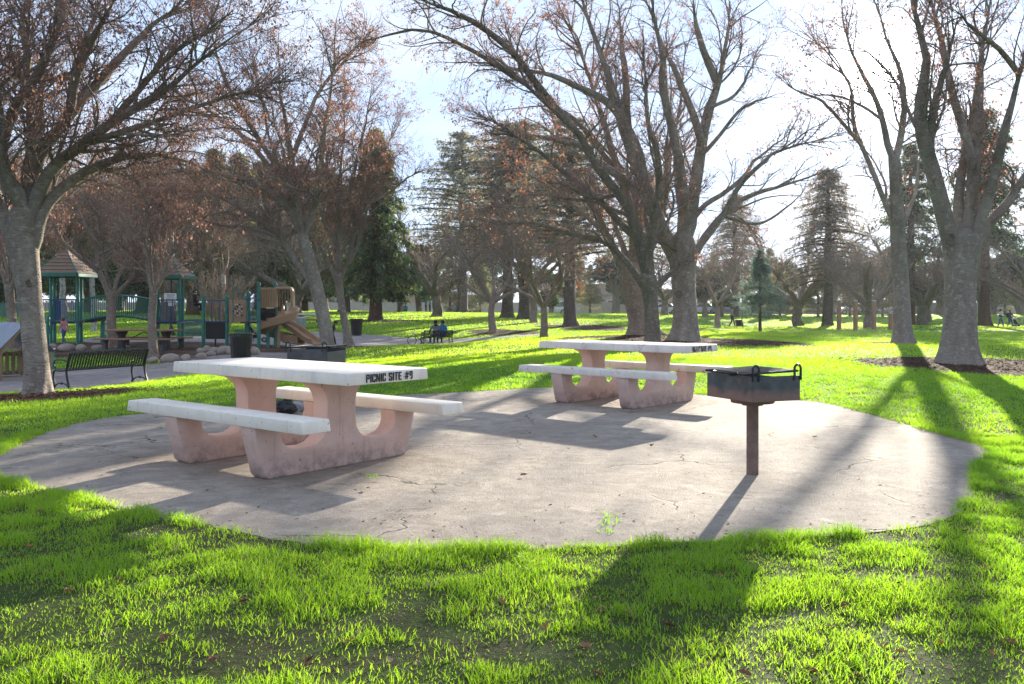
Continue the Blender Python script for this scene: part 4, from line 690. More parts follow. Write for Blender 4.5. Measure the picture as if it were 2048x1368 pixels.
def place(proto, px, py, Y, H, H0, rz, label=None, group=None, wx=1.0):
    o = proto if proto.name not in _used else copy_tree(proto); _used.add(proto.name); _used.add(o.name); x, y, z = G(px, py, Y); o.location = (x, y, z); k = H / H0; o.scale = (k * wx, k * wx, k); o.rotation_euler = (0, 0, rz)
    if label: o['label'] = label
    if group: o['group'] = group
    return o
DG = [(.048, .088, .036), (.07, .115, .04), (.036, .066, .03), (.16, .165, .05)]; CG = [(.14, .155, .105), (.17, .175, .12), (.11, .125, .085), (.20, .17, .125)]  # lightest of the redwood greens paints sunlit bits into the foliage colour
bar3 = None
red = conifer('redwood_tree', 41, 12, 3.2, .10, 130, .42, 30000, .30, DG, M['bark_redwood'], .42, 'dense dark green redwood with reddish trunk beside the black litter bin', prof=.62)
ced = conifer('cedar_tree', 42, 14, 5.2, .30, 130, .18, 19000, .27, CG, M['bark_conifer'], .42, 'tall layered cedar', prof=.45, rise=.22)
gry = conifer('cedar_tree', 43, 12, 4.2, .28, 140, .30, 14000, .25, [(.22, .18, .15), (.18, .15, .125), (.15, .15, .105)], M['bark_conifer'], .40, 'thin grey-brown cedar', prof=.5, rise=.1)
yng = conifer('young_cedar', 44, 4.4, 1.65, .12, 80, .22, 15000, .15, [(.11, .175, .135), (.085, .14, .105), (.145, .20, .15)], M['bark_conifer'], .09, 'young blue-green cedar standing alone on the lawn near the man with a bin', prof=.8, rise=.3, asp=.22)
sft = conifer('pine_tree', 45, 8, 2.6, .08, 90, .2, 14000, .24, [(.15, .155, .055), (.11, .125, .055), (.19, .19, .075)], M['bark_conifer'], .2, 'soft yellow-green young pine', prof=.6, rise=.25)
oak = roundtree('oak_tree', 46, 8, 3.3, .22, 17000, .26, [(.030, .060, .045), (.045, .080, .060), (.022, .045, .035)], M['bark_dark'], .5, 'dark blue-green evergreen oak')
lau = roundtree('broadleaf_tree', 47, 7, 3.0, .12, 16000, .26, [(.055, .115, .050), (.08, .14, .055), (.035, .075, .035)], M['bark_dark'], .22, 'mid green evergreen tree with several stems', stems=3)
bar = baretree('bare_tree', 48, 7.5, 3.6, 1.9, 6, M['bark_red'], 'twig_grey', .22, 'bare tree', 900)
bar2 = baretree('bare_tree', 49, 7.0, 4.6, 1.5, 7, M['bark_dark'], 'twig_grey', .30, 'bare tree', 1500, dens=1.15, upl=.7)
wil = baretree('weeping_tree', 50, 9, 3.2, 3.4, 6, M['bark_birch'], 'twig_tan', .15, 'weeping birch', dens=1.9, hang=.20, limbm=M['twig_grey'], upl=1.6)
R = np.random.default_rng(77); rot = lambda: float(R.uniform(0, 6.28))
place(red, 752, 641, 58, 12.5, 12, 0)
for px, py, Y, H, lab in ((1015, 636, 65, 14.5, 'tall cedar whose dark trunk leans, on the mound crest'), (1048, 638, 62, 14, 'tall cedar with a mossy straight trunk on the mound crest'), (1140, 652, 52, 12.5, 'tall cedar with a thick dark trunk rising from a mulch circle'), (925, 627, 92, 19, 'tallest layered cedar, far behind the occupied bench')): place(ced, px, py, Y, H, 14, rot(), lab)
for px, py, Y, H, lab in ((1656, 651, 70, 12.5, 'grey-brown cedar with a bare lower trunk beside the wooden posts'), (1470, 636, 100, 14, 'pale grey cedar behind the man with a bin'), (1290, 630, 105, 17, 'grey cedar seen between the limbs of the great trees')): place(gry, px, py, Y, H, 12, rot(), lab)
place(yng, 1520, 664, 48, 4.4, 4.4, 0)
for px, py, Y, H, lab in ((1232, 627, 108, 8.6, 'dark blue-green oak with a leaning second stem beyond the mound'), (1410, 640, 92, 5.2, 'low dark evergreen oak before the beige wall'), (1855, 640, 96, 6.5, 'dark evergreen oak behind the slender straight trunk'), (2060, 640, 92, 9.5, 'large evergreen oak above the walking couple')): place(oak, px, py, Y, H, 8, rot(), lab)
for px, py, Y, H, lab in ((840, 629, 92, 7.4, 'mid green tree with several stems by the pale building'), (798, 628, 86, 6.2, 'rounded mid green tree next to the redwood'), (1100, 629, 112, 6.0, 'green tree beyond the mossy cedar trunk'), (1445, 640, 96, 5.5, 'green tree beside the far lamp post')): place(lau, px, py, Y, H, 7, rot(), lab)
for px, Y, H in ((1560, 108, 6.5), (1602, 112, 6.0), (1636, 106, 6.8), (1700, 112, 6.4), (1765, 110, 6.0), (2010, 112, 7.0), (900, 104, 7.5), (960, 110, 7.0), (1180, 116, 6.5)): place(sft, px, 634, Y, H, 8, rot(), 'soft yellow-green young pine in front of the far boundary', 'young pines along the far boundary')
EV = ['between the two peaked roofs', 'behind the second peaked roof', 'behind the child on the blue pickets', 'behind the bare tan shrub', 'behind the tan bead panel', 'behind the slide hood', 'behind the straight slide', 'behind the leaning tree', 'behind the slim grey tree', 'next to the redwood', 'above the arched bridge', 'behind the leaning birch', 'behind the white-trunked birch', 'behind the mottled trunk', 'behind the screened fence', 'beyond the playhouse']
for i, (px, Y, H) in enumerate(((285, 76, 13), (335, 84, 15), (385, 72, 12), (430, 88, 16), (478, 78, 14), (520, 90, 15), (560, 74, 12.5), (605, 86, 14), (645, 92, 15), (690, 84, 12), (235, 86, 14), (180, 80, 13), (120, 88, 15), (60, 82, 14), (5, 86, 15), (-60, 82, 14))): place(red, px, 632, Y, H, 12, rot(), 'dark evergreen of the dense stand, ' + EV[i], 'evergreens behind the playground', 1.15)
for px, py, Y, H, lab in ((985, 667, 45, 6.6, 'bare tree leaning on the small mulch circle of the mound'), (1089, 676, 40, 6.0, 'bare tree forking into a Y on open lawn'), (1434, 658, 58, 6.6, 'bare pale tree next to the man with a bin')): place(bar, px, py, Y, H, 7.5, rot(), lab)
for px, py, Y, H, lab in ((1741, 658, 62, 7.8, 'wide bare tree spreading behind the wooden posts'), (2075, 645, 60, 7.0, 'wide bare tree beyond the walking couple'), (600, 640, 62, 9, 'wide bare tree behind the spiral slide'), (330, 650, 52, 9.5, 'wide bare tree between the two peaked roofs'), (1330, 632, 95, 9, 'wide bare tree before the tan building'), (870, 640, 70, 9, 'wide bare tree beyond the occupied bench'), (1900, 640, 85, 9, 'wide bare tree behind the knotted trunk')): place(bar2, px, py, Y, H, 7.0, rot(), lab)
for px, py, Y, H, lab in ((125, 672, 42, 8.6, 'weeping birch with a white trunk inside the first peaked tower'), (186, 668, 43, 8.2, 'weeping birch leaning beside the arched bridge'), (447, 655, 48, 8.0, 'weeping birch behind the tan bead panel')): place(wil, px, py, Y, H, 9, rot(), lab)
big = conifer('redwood_tree', 51, 17, 4.0, .36, 90, .35, 9000, .45, [(.06, .09, .04), (.085, .11, .05), (.04, .065, .03)], M['bark_redwood'], .45, 'tall redwood with a fluted bare trunk beside the walking couple', prof=.5); place(big, 1970, 654, 70, 17, 17, 0)
place(big, 1822, 640, 84, 17, 17, 1, 'tall redwood behind the slender straight trunk')
for i in range(34):                                 # beyond the boundary
    X = -118 + i * 7.1 + R.uniform(-2, 2); Y = R.uniform(138, 172); pr, h0, kd = ((red, 12, 'dark conifer'), (lau, 7, 'mid green broadleaf'), (sft, 8, 'yellow-green pine'), (oak, 8, 'blue-green oak'), (gry, 12, 'grey-brown cedar'))[int(R.integers(0, 5))]; o = copy_tree(pr); k = R.uniform(8, 13) / h0; o.location = (X, Y, h1(X, Y)); o.scale = (k, k, k); o.rotation_euler = (0, 0, rot()); o['label'] = kd + ' in the far belt beyond the boundary wall'; o['group'] = 'far belt of trees'
# pale upright shrub behind the climbing frame
for px, Y, H in ((1490, 118, 8), (1540, 122, 9), (1580, 120, 7.5), (1670, 122, 8.5), (1730, 120, 8), (1800, 122, 9), (1880, 118, 8.5), (1940, 120, 9), (1985, 116, 8), (2045, 118, 9), (1400, 122, 8), (1260, 122, 8)): place((lau, sft, oak)[int(px / 10) % 3], px, 634, Y, H, (7, 8, 8)[int(px / 10) % 3], rot(), ('mid green broadleaf', 'yellow-green pine', 'dark oak')[int(px / 10) % 3] + ' crowding before the far beige wall', 'evergreens before the far wall')
for px, py, Y, H, lab in ((1600, 648, 74, 9.5, 'wide bare tree between the young cedar and the grey-brown cedar'), (1850, 648, 72, 9, 'wide bare tree between the slender and the knotted trunks')): place(bar2, px, py, Y, H, 7.0, rot(), lab)
bar3 = baretree('bare_tree', 53, 9, 3.8, 2.4, 7, M['bark_red'], 'twig_grey', .22, 'bare tree hung with rusty orange leaves behind the lettered table', 7000, [(.40, .15, .05), (.30, .12, .05), (.22, .10, .055)], dens=1.2, size=.13); place(bar3, 1068, 648, 56, 10, 9, 0)
sh = thing('bare_shrub', G(440, 668, 41), 0, 'bare tan shrub of upright stems behind the climbing frame', 'shrub'); rg = np.random.default_rng(5); n = 70; a = rg.uniform(0, 6.28, n); D = nrm(np.stack([np.cos(a) * .35, np.sin(a) * .35, np.ones(n)], 1)); q = np.empty((n, 10, 3)); q[:, 0] = np.stack([np.cos(a), np.sin(a), 0 * a], 1) * rg.uniform(0, .35, (n, 1))
for s in range(1, 10): D = nrm(D + rg.normal(size=(n, 3)) * .07); q[:, s] = q[:, s - 1] + D * (rg.uniform(2.2, 3.6, n) / 9)[:, None]
rr = np.linspace(.02, .006, 10)[None].repeat(n, 0); b, r, _ = grow(rg, q, rr, 700, .2, 1, .25, 5, .5, .03, .1, .7); V, Fs = merge([tubes(q, rr, 4), tubes(b, np.maximum(r, .006), 3)]); link_mesh('stems', np_mesh('stems', V, Fs), M['twig_tan'], sh)

# ------------------------------------------------------------------ boundary wall, buildings
M['beige'] = pm('beige wall paint', (.46, .40, .35), (.40, .35, .31), 2, .8, .1)
M['tan'] = pm('tan stucco', (.50, .36, .25), (.44, .31, .22), 2, .8, .1); M['roofbrown'] = pm('brown roof', (.20, .12, .09), (.15, .09, .07), 3, .8, .2); M['white'] = pm('white paint', (.72, .71, .69), (.64, .63, .61), 3, .6, 0); M['glassd'] = pm('dark window glass', (.03, .035, .04), (.05, .055, .06), 3, .12, 0, spec=.8); M['glassd'].node_tree.nodes['Principled BSDF'].inputs['Coat Weight'].default_value = .3
wl = thing('boundary_wall', (0, 128, h1(0, 128)), 0, 'long beige panelled wall closing off the far lawn', 'wall')
for i in range(46):
    x0 = -78 + i * 3.6; mb = MB(); mb.box((x0 + 1.8, 0, .8), (3.36, .16, 1.7)); mb.build('panel', M['beige'], wl); mb = MB(); mb.box((x0, 0, .88), (.24, .26, 1.9)); mb.box((x0, 0, 1.86), (.30, .32, .06)); mb.build('post', M['beige'], wl)
def building(px, Y, w, d, h, wallm, roofm, label, gable=False, nw=4):
    x = (px - 1024) / F * Y; b = thing('building', (x, Y, h1(x, Y)), 0, label, 'building'); mb = MB(); mb.box((0, 0, h / 2), (w, d, h)); mb.build('wall', wallm, b); mb = MB()
    if gable: mb.prism([(-d / 2 - .5, 0), (d / 2 + .5, 0), (0, d * .22)], (-w / 2 - .4, 0, h), (0, 1, 0), (0, 0, 1), (w + .8, 0, 0))
    else: mb.box((0, 0, h + .35), (w + .5, d + .5, .7))
    mb.build('roof', roofm, b)
    for i in range(nw):
        u = -w / 2 + (i + .5) * w / nw; mb = MB(); mb.box((u, -d / 2 - .02, h * .55), (w / nw * .42, .06, h * .34)); wn = mb.build('window', M['white'], b); mb = MB(); mb.box((u, -d / 2 - .04, h * .55), (w / nw * .36, .06, h * .28)); mb.build('pane', M['glassd'], wn)
building(1338, 150, 11, 8, 3.2, M['tan'], M['roofbrown'], 'tan flat-roofed building seen between the great trunks', nw=2)
building(830, 152, 20, 9, 3.0, M['tan'], M['white'], 'low tan building with a white gable roof behind the green trees', True, 6)
building(690, 156, 16, 9, 3.4, M['white'], M['white'], 'white building glimpsed behind the slim grey tree', True, 5)
building(1180, 154, 16, 9, 3.0, M['beige'], M['roofbrown'], 'beige building with a brown gable roof beyond the oak', True, 5)
# parked cars along the far wall
M['tyre'] = pm('black rubber', (.02, .02, .02), (.03, .03, .03), 10, .8, 0); M['chrome'] = pm('steel rim', (.45, .45, .46), (.35, .35, .36), 10, .35, 0, metal=.8); M['lamp_red'] = pm('red tail lamp', (.35, .02, .02), (.25, .015, .015), 10, .3, 0)
def car(px, Y, col, label, van=False, rz=0.0):
    x = (px - 1024) / F * Y; t = thing('parked_car', (x, Y, h1(x, Y) + .0), rz, label, 'car', 'cars parked by the far wall'); m = pm('car paint', col, tuple(c * .9 for c in col), 2, .3, 0, spec=.6)
    low = [(-2.15, .28), (-2.2, .55), (-2.1, .82), (-1.2, .93), (1.9, .95), (2.15, .85), (2.2, .5), (2.1, .28)]; cab = [(-1.25, .92), (-.55, 1.42), (1.0, 1.46), (1.75, .95)] if not van else [(-1.5, .92), (-1.05, 1.75), (1.95, 1.8), (2.1, .93)]
    mb = MB(); mb.prism(low, (0, -.85, 0), (1, 0, 0), (0, 0, 1), (0, 1.7, 0)); bd = mb.build('body', m, t, True, .06, 2); mb = MB(); mb.prism(cab, (0, -.74, 0), (1, 0, 0), (0, 0, 1), (0, 1.48, 0)); mb.build('cabin', m, bd, True, .05, 2)
    c = np.array(cab); ce = c.mean(0); ins = [tuple(ce + (q - ce) * .82) for q in c]
    for s in (-1, 1): mb = MB(); mb.prism(ins, (0, s * .745 - .006, 0), (1, 0, 0), (0, 0, 1), (0, .012, 0)); mb.build('side_window', M['glassd'], t)
    for sx in (-1.35, 1.35):
        for sy in (-.80, .80):
            mb = MB(); mb.tube([(sx, sy - .1, .32), (sx, sy + .1, .32)], .32, 18); w = mb.build('wheel', M['tyre'], t, True); mb = MB(); mb.tube([(sx, sy - .11, .32), (sx, sy + .11, .32)], .19, 14); mb.build('rim', M['chrome'], w, True)
    for sy in (-.6, .6):
        mb = MB(); mb.box((-2.17, sy, .68), (.06, .3, .12)); mb.build('headlight', M['white'], t); mb = MB(); mb.box((2.17, sy, .72), (.06, .3, .14)); mb.build('tail_lamp', M['lamp_red'], t)
    return t
car(1325, 122, (.70, .70, .71), 'white parked car between the great trunks'); car(1402, 122, (.55, .58, .62), 'silver parked car beside the thickest trunk'); car(1455, 121, (.25, .27, .30), 'grey parked car behind the man with a bin', rz=math.pi)
car(1704, 121, (.72, .72, .72), 'white parked car behind the wooden posts'); car(1765, 120, (.60, .62, .65), 'pale silver car behind the slender trunk', rz=math.pi); car(925, 118, (.10, .11, .12), 'dark boxy vehicle with white roof edge behind the mound', True); car(1105, 120, (.74, .74, .74), 'white parked van behind the Y-shaped bare tree', True)
# ------------------------------------------------------------------ playground
M['green'] = pm('green powder coat', (.014, .20, .15), (.012, .155, .115), 6, .4, 0, spec=.5); M['blue'] = pm('blue powder coat', (.02, .085, .22), (.018, .07, .18), 6, .4, 0, spec=.5); M['tanp'] = pm('tan plastic', (.46, .29, .17), (.40, .25, .145), 3, .45, .05, spec=.4)
M['roofboard'] = pm('brown roof board', (.27, .195, .145), (.22, .16, .12), 5, .75, .3, 40); M['blackp'] = pm('black panel', (.012, .012, .012), (.02, .02, .02), 20, .6, 0); M['deckp'] = pm('dark deck', (.05, .05, .06), (.04, .04, .05), 20, .7, 0)
O = np.array(G(300, 692, 33)); PG = thing('playground_structure', O, 0, 'green-posted climbing structure with two peaked roofs, arched bridge and tan slides', 'playground')
def Lp(px, py, Y): return PX(px, py, Y) - O
def gz(x, y): return h1(x + O[0], y + O[1]) - O[2]
def post(px, ytop, Y, r=.062, cap=True, mat='green', parent=None):
    p = Lp(px, ytop, Y); mb = MB(); mb.tube([(p[0], p[1], gz(p[0], p[1]) - .1), (p[0], p[1], p[2])], r, 14); o = mb.build('post', M[mat], PG, True)
    if cap: c = MB(); c.lathe([(r * 1.12, p[2] - .06), (r * 1.12, p[2]), (r * .95, p[2] + .05), (r * .5, p[2] + .09), (.005, p[2] + .1)], (p[0], p[1], 0), 14); c.build('cap', M[mat], o, True)
    c = MB()
    for yy in (600, 643):
        z = Lp(px, yy, Y)[2]
        if z < p[2] - .15: c.tube([(p[0], p[1], z - .03), (p[0], p[1], z + .03)], r * 1.13, 14)
    if c.n: props(c.build('collar', M['blue'], o, True), kind='stuff')
    return p
def barrier(a, b, ytop, ybot, Ya, Yb, mat='blue', n=9, name='barrier', r=.012):
    P0, P1, Q0, Q1 = Lp(a, ytop, Ya), Lp(b, ytop, Yb), Lp(a, ybot, Ya), Lp(b, ybot, Yb); mb = MB(); mb.tube([P0, P1], .022, 8); mb.tube([Q0, Q1], .022, 8)
    for i in range(n + 1): t = i / n; mb.tube([P0 * (1 - t) + P1 * t, Q0 * (1 - t) + Q1 * t], r, 5)
    return props(mb.build(name, M[mat], PG, True), kind='stuff')
def slab(a, b, y0, y1, Ya, Yb, mat, name, th=.03):
    P0, P1, Q0, Q1 = Lp(a, y0, Ya), Lp(b, y0, Yb), Lp(a, y1, Ya), Lp(b, y1, Yb); n = np.cross(P1 - P0, Q0 - P0); n = n / np.linalg.norm(n) * th; mb = MB(); mb.add(np.array([Q0, Q1, P1, P0, Q0 + n, Q1 + n, P1 + n, P0 + n]), [(0, 1, 2, 3), (7, 6, 5, 4), (0, 4, 5, 1), (1, 5, 6, 2), (2, 6, 7, 3), (3, 7, 4, 0)]); return mb.build(name, M[mat], PG, False, .006, 1)
def tower(x0, x1, ye, ya, Y, roofw):
    posts = [post(x0, ye, Y, cap=False), post(x1, ye, Y, cap=False), post(x0 + 7, ye, Y + .95, cap=False), post(x1 + 7, ye, Y + .95, cap=False)]; c = np.mean(posts, 0); ze = posts[0][2]; hw = roofw / 2; za = Lp(0, ya, Y)[2]; c = np.array([c[0], c[1], ze])
    mb = MB()
    for s, d in (((0, -hw), (hw * 2, .07)), ((0, hw), (hw * 2, .07)), ((-hw, 0), (.07, hw * 2 - .074)), ((hw, 0), (.07, hw * 2 - .074))): mb.box(c + np.array([s[0], s[1], .05]), (d[0], d[1], .13))
    rf = mb.build('roof', M['green'], PG, False, .01, 1); n = 7; H = za - ze - .1
    for q in range(4):
        Rm = rotm(0, 0, q * math.pi / 2)
        for i in range(n):
            t0, t1 = i / n, (i + 1.12) / n; t1 = min(t1, 1); w0 = hw * (1 - t0) + .02; w1 = hw * (1 - t1) + .004; z0 = .11 + H * t0 ; z1 = .11 + H * t1
            V = np.array([[-w0, -w0, z0 + .022], [w0, -w0, z0 + .022], [w1, -w1, z1 + .004], [-w1, -w1, z1 + .004], [-w0 + .02, -w0 + .03, z0 - .012], [w0 - .02, -w0 + .03, z0 - .012], [w1, -w1 + .02, z1 - .02], [-w1, -w1 + .02, z1 - .02]]) @ Rm.T + c
            m = MB(); m.add(V, [(0, 1, 2, 3), (7, 6, 5, 4), (0, 4, 5, 1), (1, 5, 6, 2), (2, 6, 7, 3), (3, 7, 4, 0)]); m.build('board', M['roofboard'], rf)
        e = MB(); e.tube([c + Rm @ np.array([-hw - .02, -hw - .02, .12]), c + Rm @ np.array([0, 0, .13 + H])], .022, 6); e.build('hip', M['green'], rf, True)
    zd = Lp(0, 644, Y)[2]; mb = MB(); mb.box((c[0], c[1], zd - .03), (posts[1][0] - posts[0][0] + .1, 1.05, .06)); mb.build('deck', M['deckp'], PG)
    return posts, zd
tower(102, 155.5, 553, 497, 33, 1.62); tower(309, 358, 557, 503, 33, 1.45)
barrier(102, 155, 599, 643, 33, 33, n=13); barrier(109, 162, 599, 643, 33.95, 33.95, n=13); barrier(80, 101, 599, 643, 33.2, 33, n=6); barrier(310, 357, 600, 643, 33, 33, n=4); barrier(316, 364, 600, 643, 33.95, 33.95, n=12)
slab(110, 122, 602, 641, 33.02, 33.02, 'blue', 'panel'); post(96, 638, 32.4)
for side, Yb in ((0, 33.02), (1, 33.95)):
    dx = 7 * side; top = [Lp(x + dx, y, Yb) for x, y in ((163, 599), (197, 593), (232, 590.5), (268, 593.5), (309, 600))]; bot = [Lp(x + dx, y, Yb) for x, y in ((163, 641), (197, 634), (232, 631), (268, 634), (309, 641))]; top = catmull(top, 37); bot = catmull(bot, 37); mb = MB(); mb.tube(top, .028, 8); mb.tube(bot, .028, 8)
    for a, b in zip(top, bot): mb.tube([a, b], .013, 5)
    props(mb.build('bridge_railing', M['green'], PG, True), kind='stuff')
for i in range(18):                                 # planks of the arched bridge
    t = i / 17; x = 165 + 142 * t; y = 643 - 11 * math.sin(math.pi * t); a = Lp(x, y, 33.05); mb = MB(); mb.box((a[0] + .06, a[1] + .42, a[2] - .02), (.135, .84, .05), rotm(0, .3 * (t - .5), 0)); mb.build('plank', M['deckp'], PG)
mb = MB(); q = Lp(207, 632, 33.5); mb.box((q[0], q[1], (q[2] + gz(q[0], q[1])) / 2), (.16, .16, q[2] - gz(q[0], q[1]))); mb.build('bridge_support', M['green'], PG)
for px, yt, Y in ((407, 596, 31.5), (454, 596, 31.5), (497, 587, 31.5), (493, 595, 32.4), (517.5, 569, 30.6), (551, 569, 31.6), (536, 640, 31.4)): post(px, yt, Y)
barrier(407, 454, 601, 643, 31.5, 31.5, n=3); slab(411, 451, 643, 678, 31.5, 31.5, 'blackp', 'panel', .05)
mb = MB(); q = Lp(431, 678, 31.5); mb.tube([(q[0], q[1], gz(q[0], q[1])), (q[0], q[1], q[2])], .03, 8); mb.build('panel_foot', M['blackp'], PG, True)
pa = slab(457, 492, 600, 645, 31.5, 31.5, 'tanp', 'panel', .05)
for i in range(5):
    for j in range(6):
        if (i * 7 + j * 5) % 4 == 0: continue
        a = Lp(466 + i * 4.4, 609 + j * 4.4, 31.44); mb = MB(); mb.box(a, (.052, .03, .05), rotm(0, .3 * ((i + j) % 3), 0)); mb.build('bead', M['white'] if (i + j) % 3 else M['blackp'], pa, False, .008, 1)
mb = MB(); mb.tube(catmull([Lp(*q) for q in ((466, 645, 31.3), (466, 600, 31.3), (466, 582, 31.3), (469, 575.5, 31.3), (474, 578, 31.3), (481, 589, 31.3), (490, 601, 31.3))], 30), .02, 8); mb.build('handrail', M['green'], PG, True)
barrier(499, 516, 596, 640, 31.4, 30.7, n=6); mb = MB(); mb.tube(catmull([Lp(*q) for q in ((499, 594, 31.4), (506, 586, 31.1), (516, 577, 30.7))], 10), .025, 8); mb.build('handrail', M['blue'], PG, True)
q0 = Lp(505, 643, 31.6); mb = MB(); mb.box((q0[0] + .35, q0[1] + .3, q0[2] - .03), (1.3, 1.5, .06)); mb.build('deck', M['deckp'], PG); slab(521, 551, 617, 641, 30.7, 31.2, 'blackp', 'panel', .04)
bk = slab(521, 553, 575, 615, 30.7, 31.1, 'tanp', 'slide_barrier', .04)
for i in range(6):
    t = (i + .5) / 6; mb = MB(); mb.tube([Lp(523 + 28 * t, 579, 30.66 + .4 * t), Lp(523 + 28 * t, 612, 30.66 + .4 * t)], .022, 6); mb.build('slat', M['tanp'], bk, True)
# spiral slide: a channel swept down a helix, under a hooded entrance
ct = Lp(557, 640, 31.6); zt = Lp(0, 622, 31.6)[2]; zl = gz(ct[0], ct[1]) + .22; a = np.linspace(math.radians(75), math.radians(75) - 2 * math.pi * 1.02, 56); r = .43
path_ = np.stack([ct[0] + r * np.cos(a), ct[1] + r * np.sin(a), np.linspace(zt, zl, 56)], 1); tail = path_[-1] + np.outer(np.linspace(.08, .62, 6), np.append(nrm(path_[-1] - path_[-2])[:2], -.12)); tail[:, 0] += np.linspace(.0, .05, 6); path_ = np.concatenate([path_, tail])
U = [(-.30, .25), (-.27, .27), (-.245, .25), (-.21, .05), (-.12, .0), (.12, .0), (.21, .05), (.245, .25), (.27, .27), (.30, .25), (.25, -.01), (.13, -.05), (-.13, -.05), (-.25, -.01)]
mb = MB(); mb.sweep(U, path_); sl_ = mb.build('spiral_slide', M['tanp'], PG, True)
c = Lp(568, 594, 31.3); mb = MB(); w, h = .34, .36; arch = [(-w, -h), (-w, h * .6), (-w * .75, h), (w * .75, h), (w, h * .6), (w, -h), (w - .08, -h), (w - .08, h * .5), (w * .62, h - .09), (-w * .62, h - .09), (-w + .08, h * .5), (-w + .08, -h)]
mb.prism(arch, c - np.array([0, .12, 0]), (1, 0, .0), (0, 0, 1), (0, .34, 0)); mb.build('hood', M['tanp'], sl_, True, .03, 2)
for i in range(5): mb = MB(); mb.tube([c + np.array([-.2 + i * .1, .18, -.33]), c + np.array([-.2 + i * .1, .18, .27])], .02, 6); mb.build('slat', M['tanp'], sl_, True)
mb = MB(); mb.tube([(ct[0], ct[1], gz(ct[0], ct[1]) - .05), (ct[0], ct[1], zt)], .06, 12); mb.build('slide_post', M['tanp'], sl_, True)
sp = catmull([Lp(*q) for q in ((556, 646, 32.6), (575, 652, 32.4), (592, 663, 32), (610, 676, 31.6), (624, 685, 31.3), (634, 687.5, 31.1))], 24); mb = MB(); mb.sweep([(a_ * .85, b_ * .7) for a_, b_ in U], sp); mb.build('straight_slide', M['tanp'], PG, True)
# blue picket panel and green bench back beyond
def pickets(px0, px1, yt, yb, Y, n, mat, label, name='picket_fence'):
    a, b = G(px0, yb, Y), G(px1, yb, Y); t = thing(name, a, math.atan2(b[1] - a[1], b[0] - a[0]), label, 'fence'); L = math.hypot(b[0] - a[0], b[1] - a[1]); h = (yb - yt) / F * Y
    for z in (.12, h - .08): mb = MB(); mb.box((L / 2, 0, z), (L, .04, .05)); mb.build('rail', M[mat], t)
    for i in range(n + 1): mb = MB(); mb.tube([(L * i / n, 0, 0), (L * i / n, 0, h)], .013, 6); mb.build('picket', M[mat], t, True)
    return t
pickets(363, 404, 607, 641, 40, 24, 'blue', 'blue picket panel between the second tower and the climbing frame'); pickets(468, 508, 645, 668, 37, 20, 'green', 'low green picket panel behind the tan bead panel')
gf = thing('screened_fence', G(-165, 634, 62), 0, 'dark green screened fence behind the low-forked playground tree', 'fence')
M['screen'] = pm('faded green screen', (.10, .17, .12), (.07, .13, .09), 3, .8, 0)
for i in range(4):
    mb = MB(); mb.box((i * 2.0 + 1, 0, .62), (1.94, .02, .95)); mb.build('screen', M['screen'], gf); mb = MB(); mb.tube([(i * 2.0, 0, -.1), (i * 2.0, 0, 1.25)], .03, 8); mb.build('post', M['green'], gf, True)
# boulders edging the chips
M['rock'] = pm('pale boulder', (.34, .285, .235), (.25, .205, .17), 3, .85, .5, 25, .02)
BL = ['by the first tower post, partly behind another boulder', 'the child in pink walks on', 'just beside the child in pink', 'beside the arched bridge support', 'biggest, beside the crooked-boughed tree', 'small, touching the biggest boulder', 'low, at the foot of the crooked-boughed tree', 'upright, at the footpath edge', 'small, at the bend of the boulder row', 'under the black panel post', 'squat, below the black panel', 'large, directly beside the litter bin', 'tucked behind the litter bin', 'on the slide side of the litter bin', 'flattest, at the end of the boulder row', 'under the plank table', 'tiny, beyond the plank table end', 'low, behind the plank table seat']
for i, (px, py, Y, w, h) in enumerate(((105, 700, 30, 18, 14), (133, 701, 29.6, 34, 17), (163, 701, 29.6, 28, 15), (195, 702, 29.8, 30, 13), (340, 726, 25.2, 40, 20), (371, 722, 25.6, 24, 13), (305, 727, 25.2, 30, 12), (403, 720, 26, 22, 14), (404, 706, 28, 22, 12), (413, 697, 29, 17, 14), (428, 704, 28, 26, 14), (449, 709, 27.4, 32, 18), (464, 709, 27.2, 26, 17), (508, 712, 26.8, 26, 18), (423, 713, 27, 20, 9), (330, 699, 30.5, 24, 14), (360, 697, 31, 12, 10), (250, 703, 30.5, 22, 10))):
    x, y, z = G(px, py, Y); k = Y / F; mb = MB(); mb.ball((0, 0, 0), (w * k / 2, w * k * .42, h * k * .62), 18, 12, None, .10, i + 3); o = mb.build('boulder', M['rock'], None, True); o.location = (x, y, z + h * k * .36); o.rotation_euler = (.1, .08 * (i % 3), .9 * i); props(o, 'smooth pale boulder ' + BL[i], 'boulder', 'boulders round the play area')

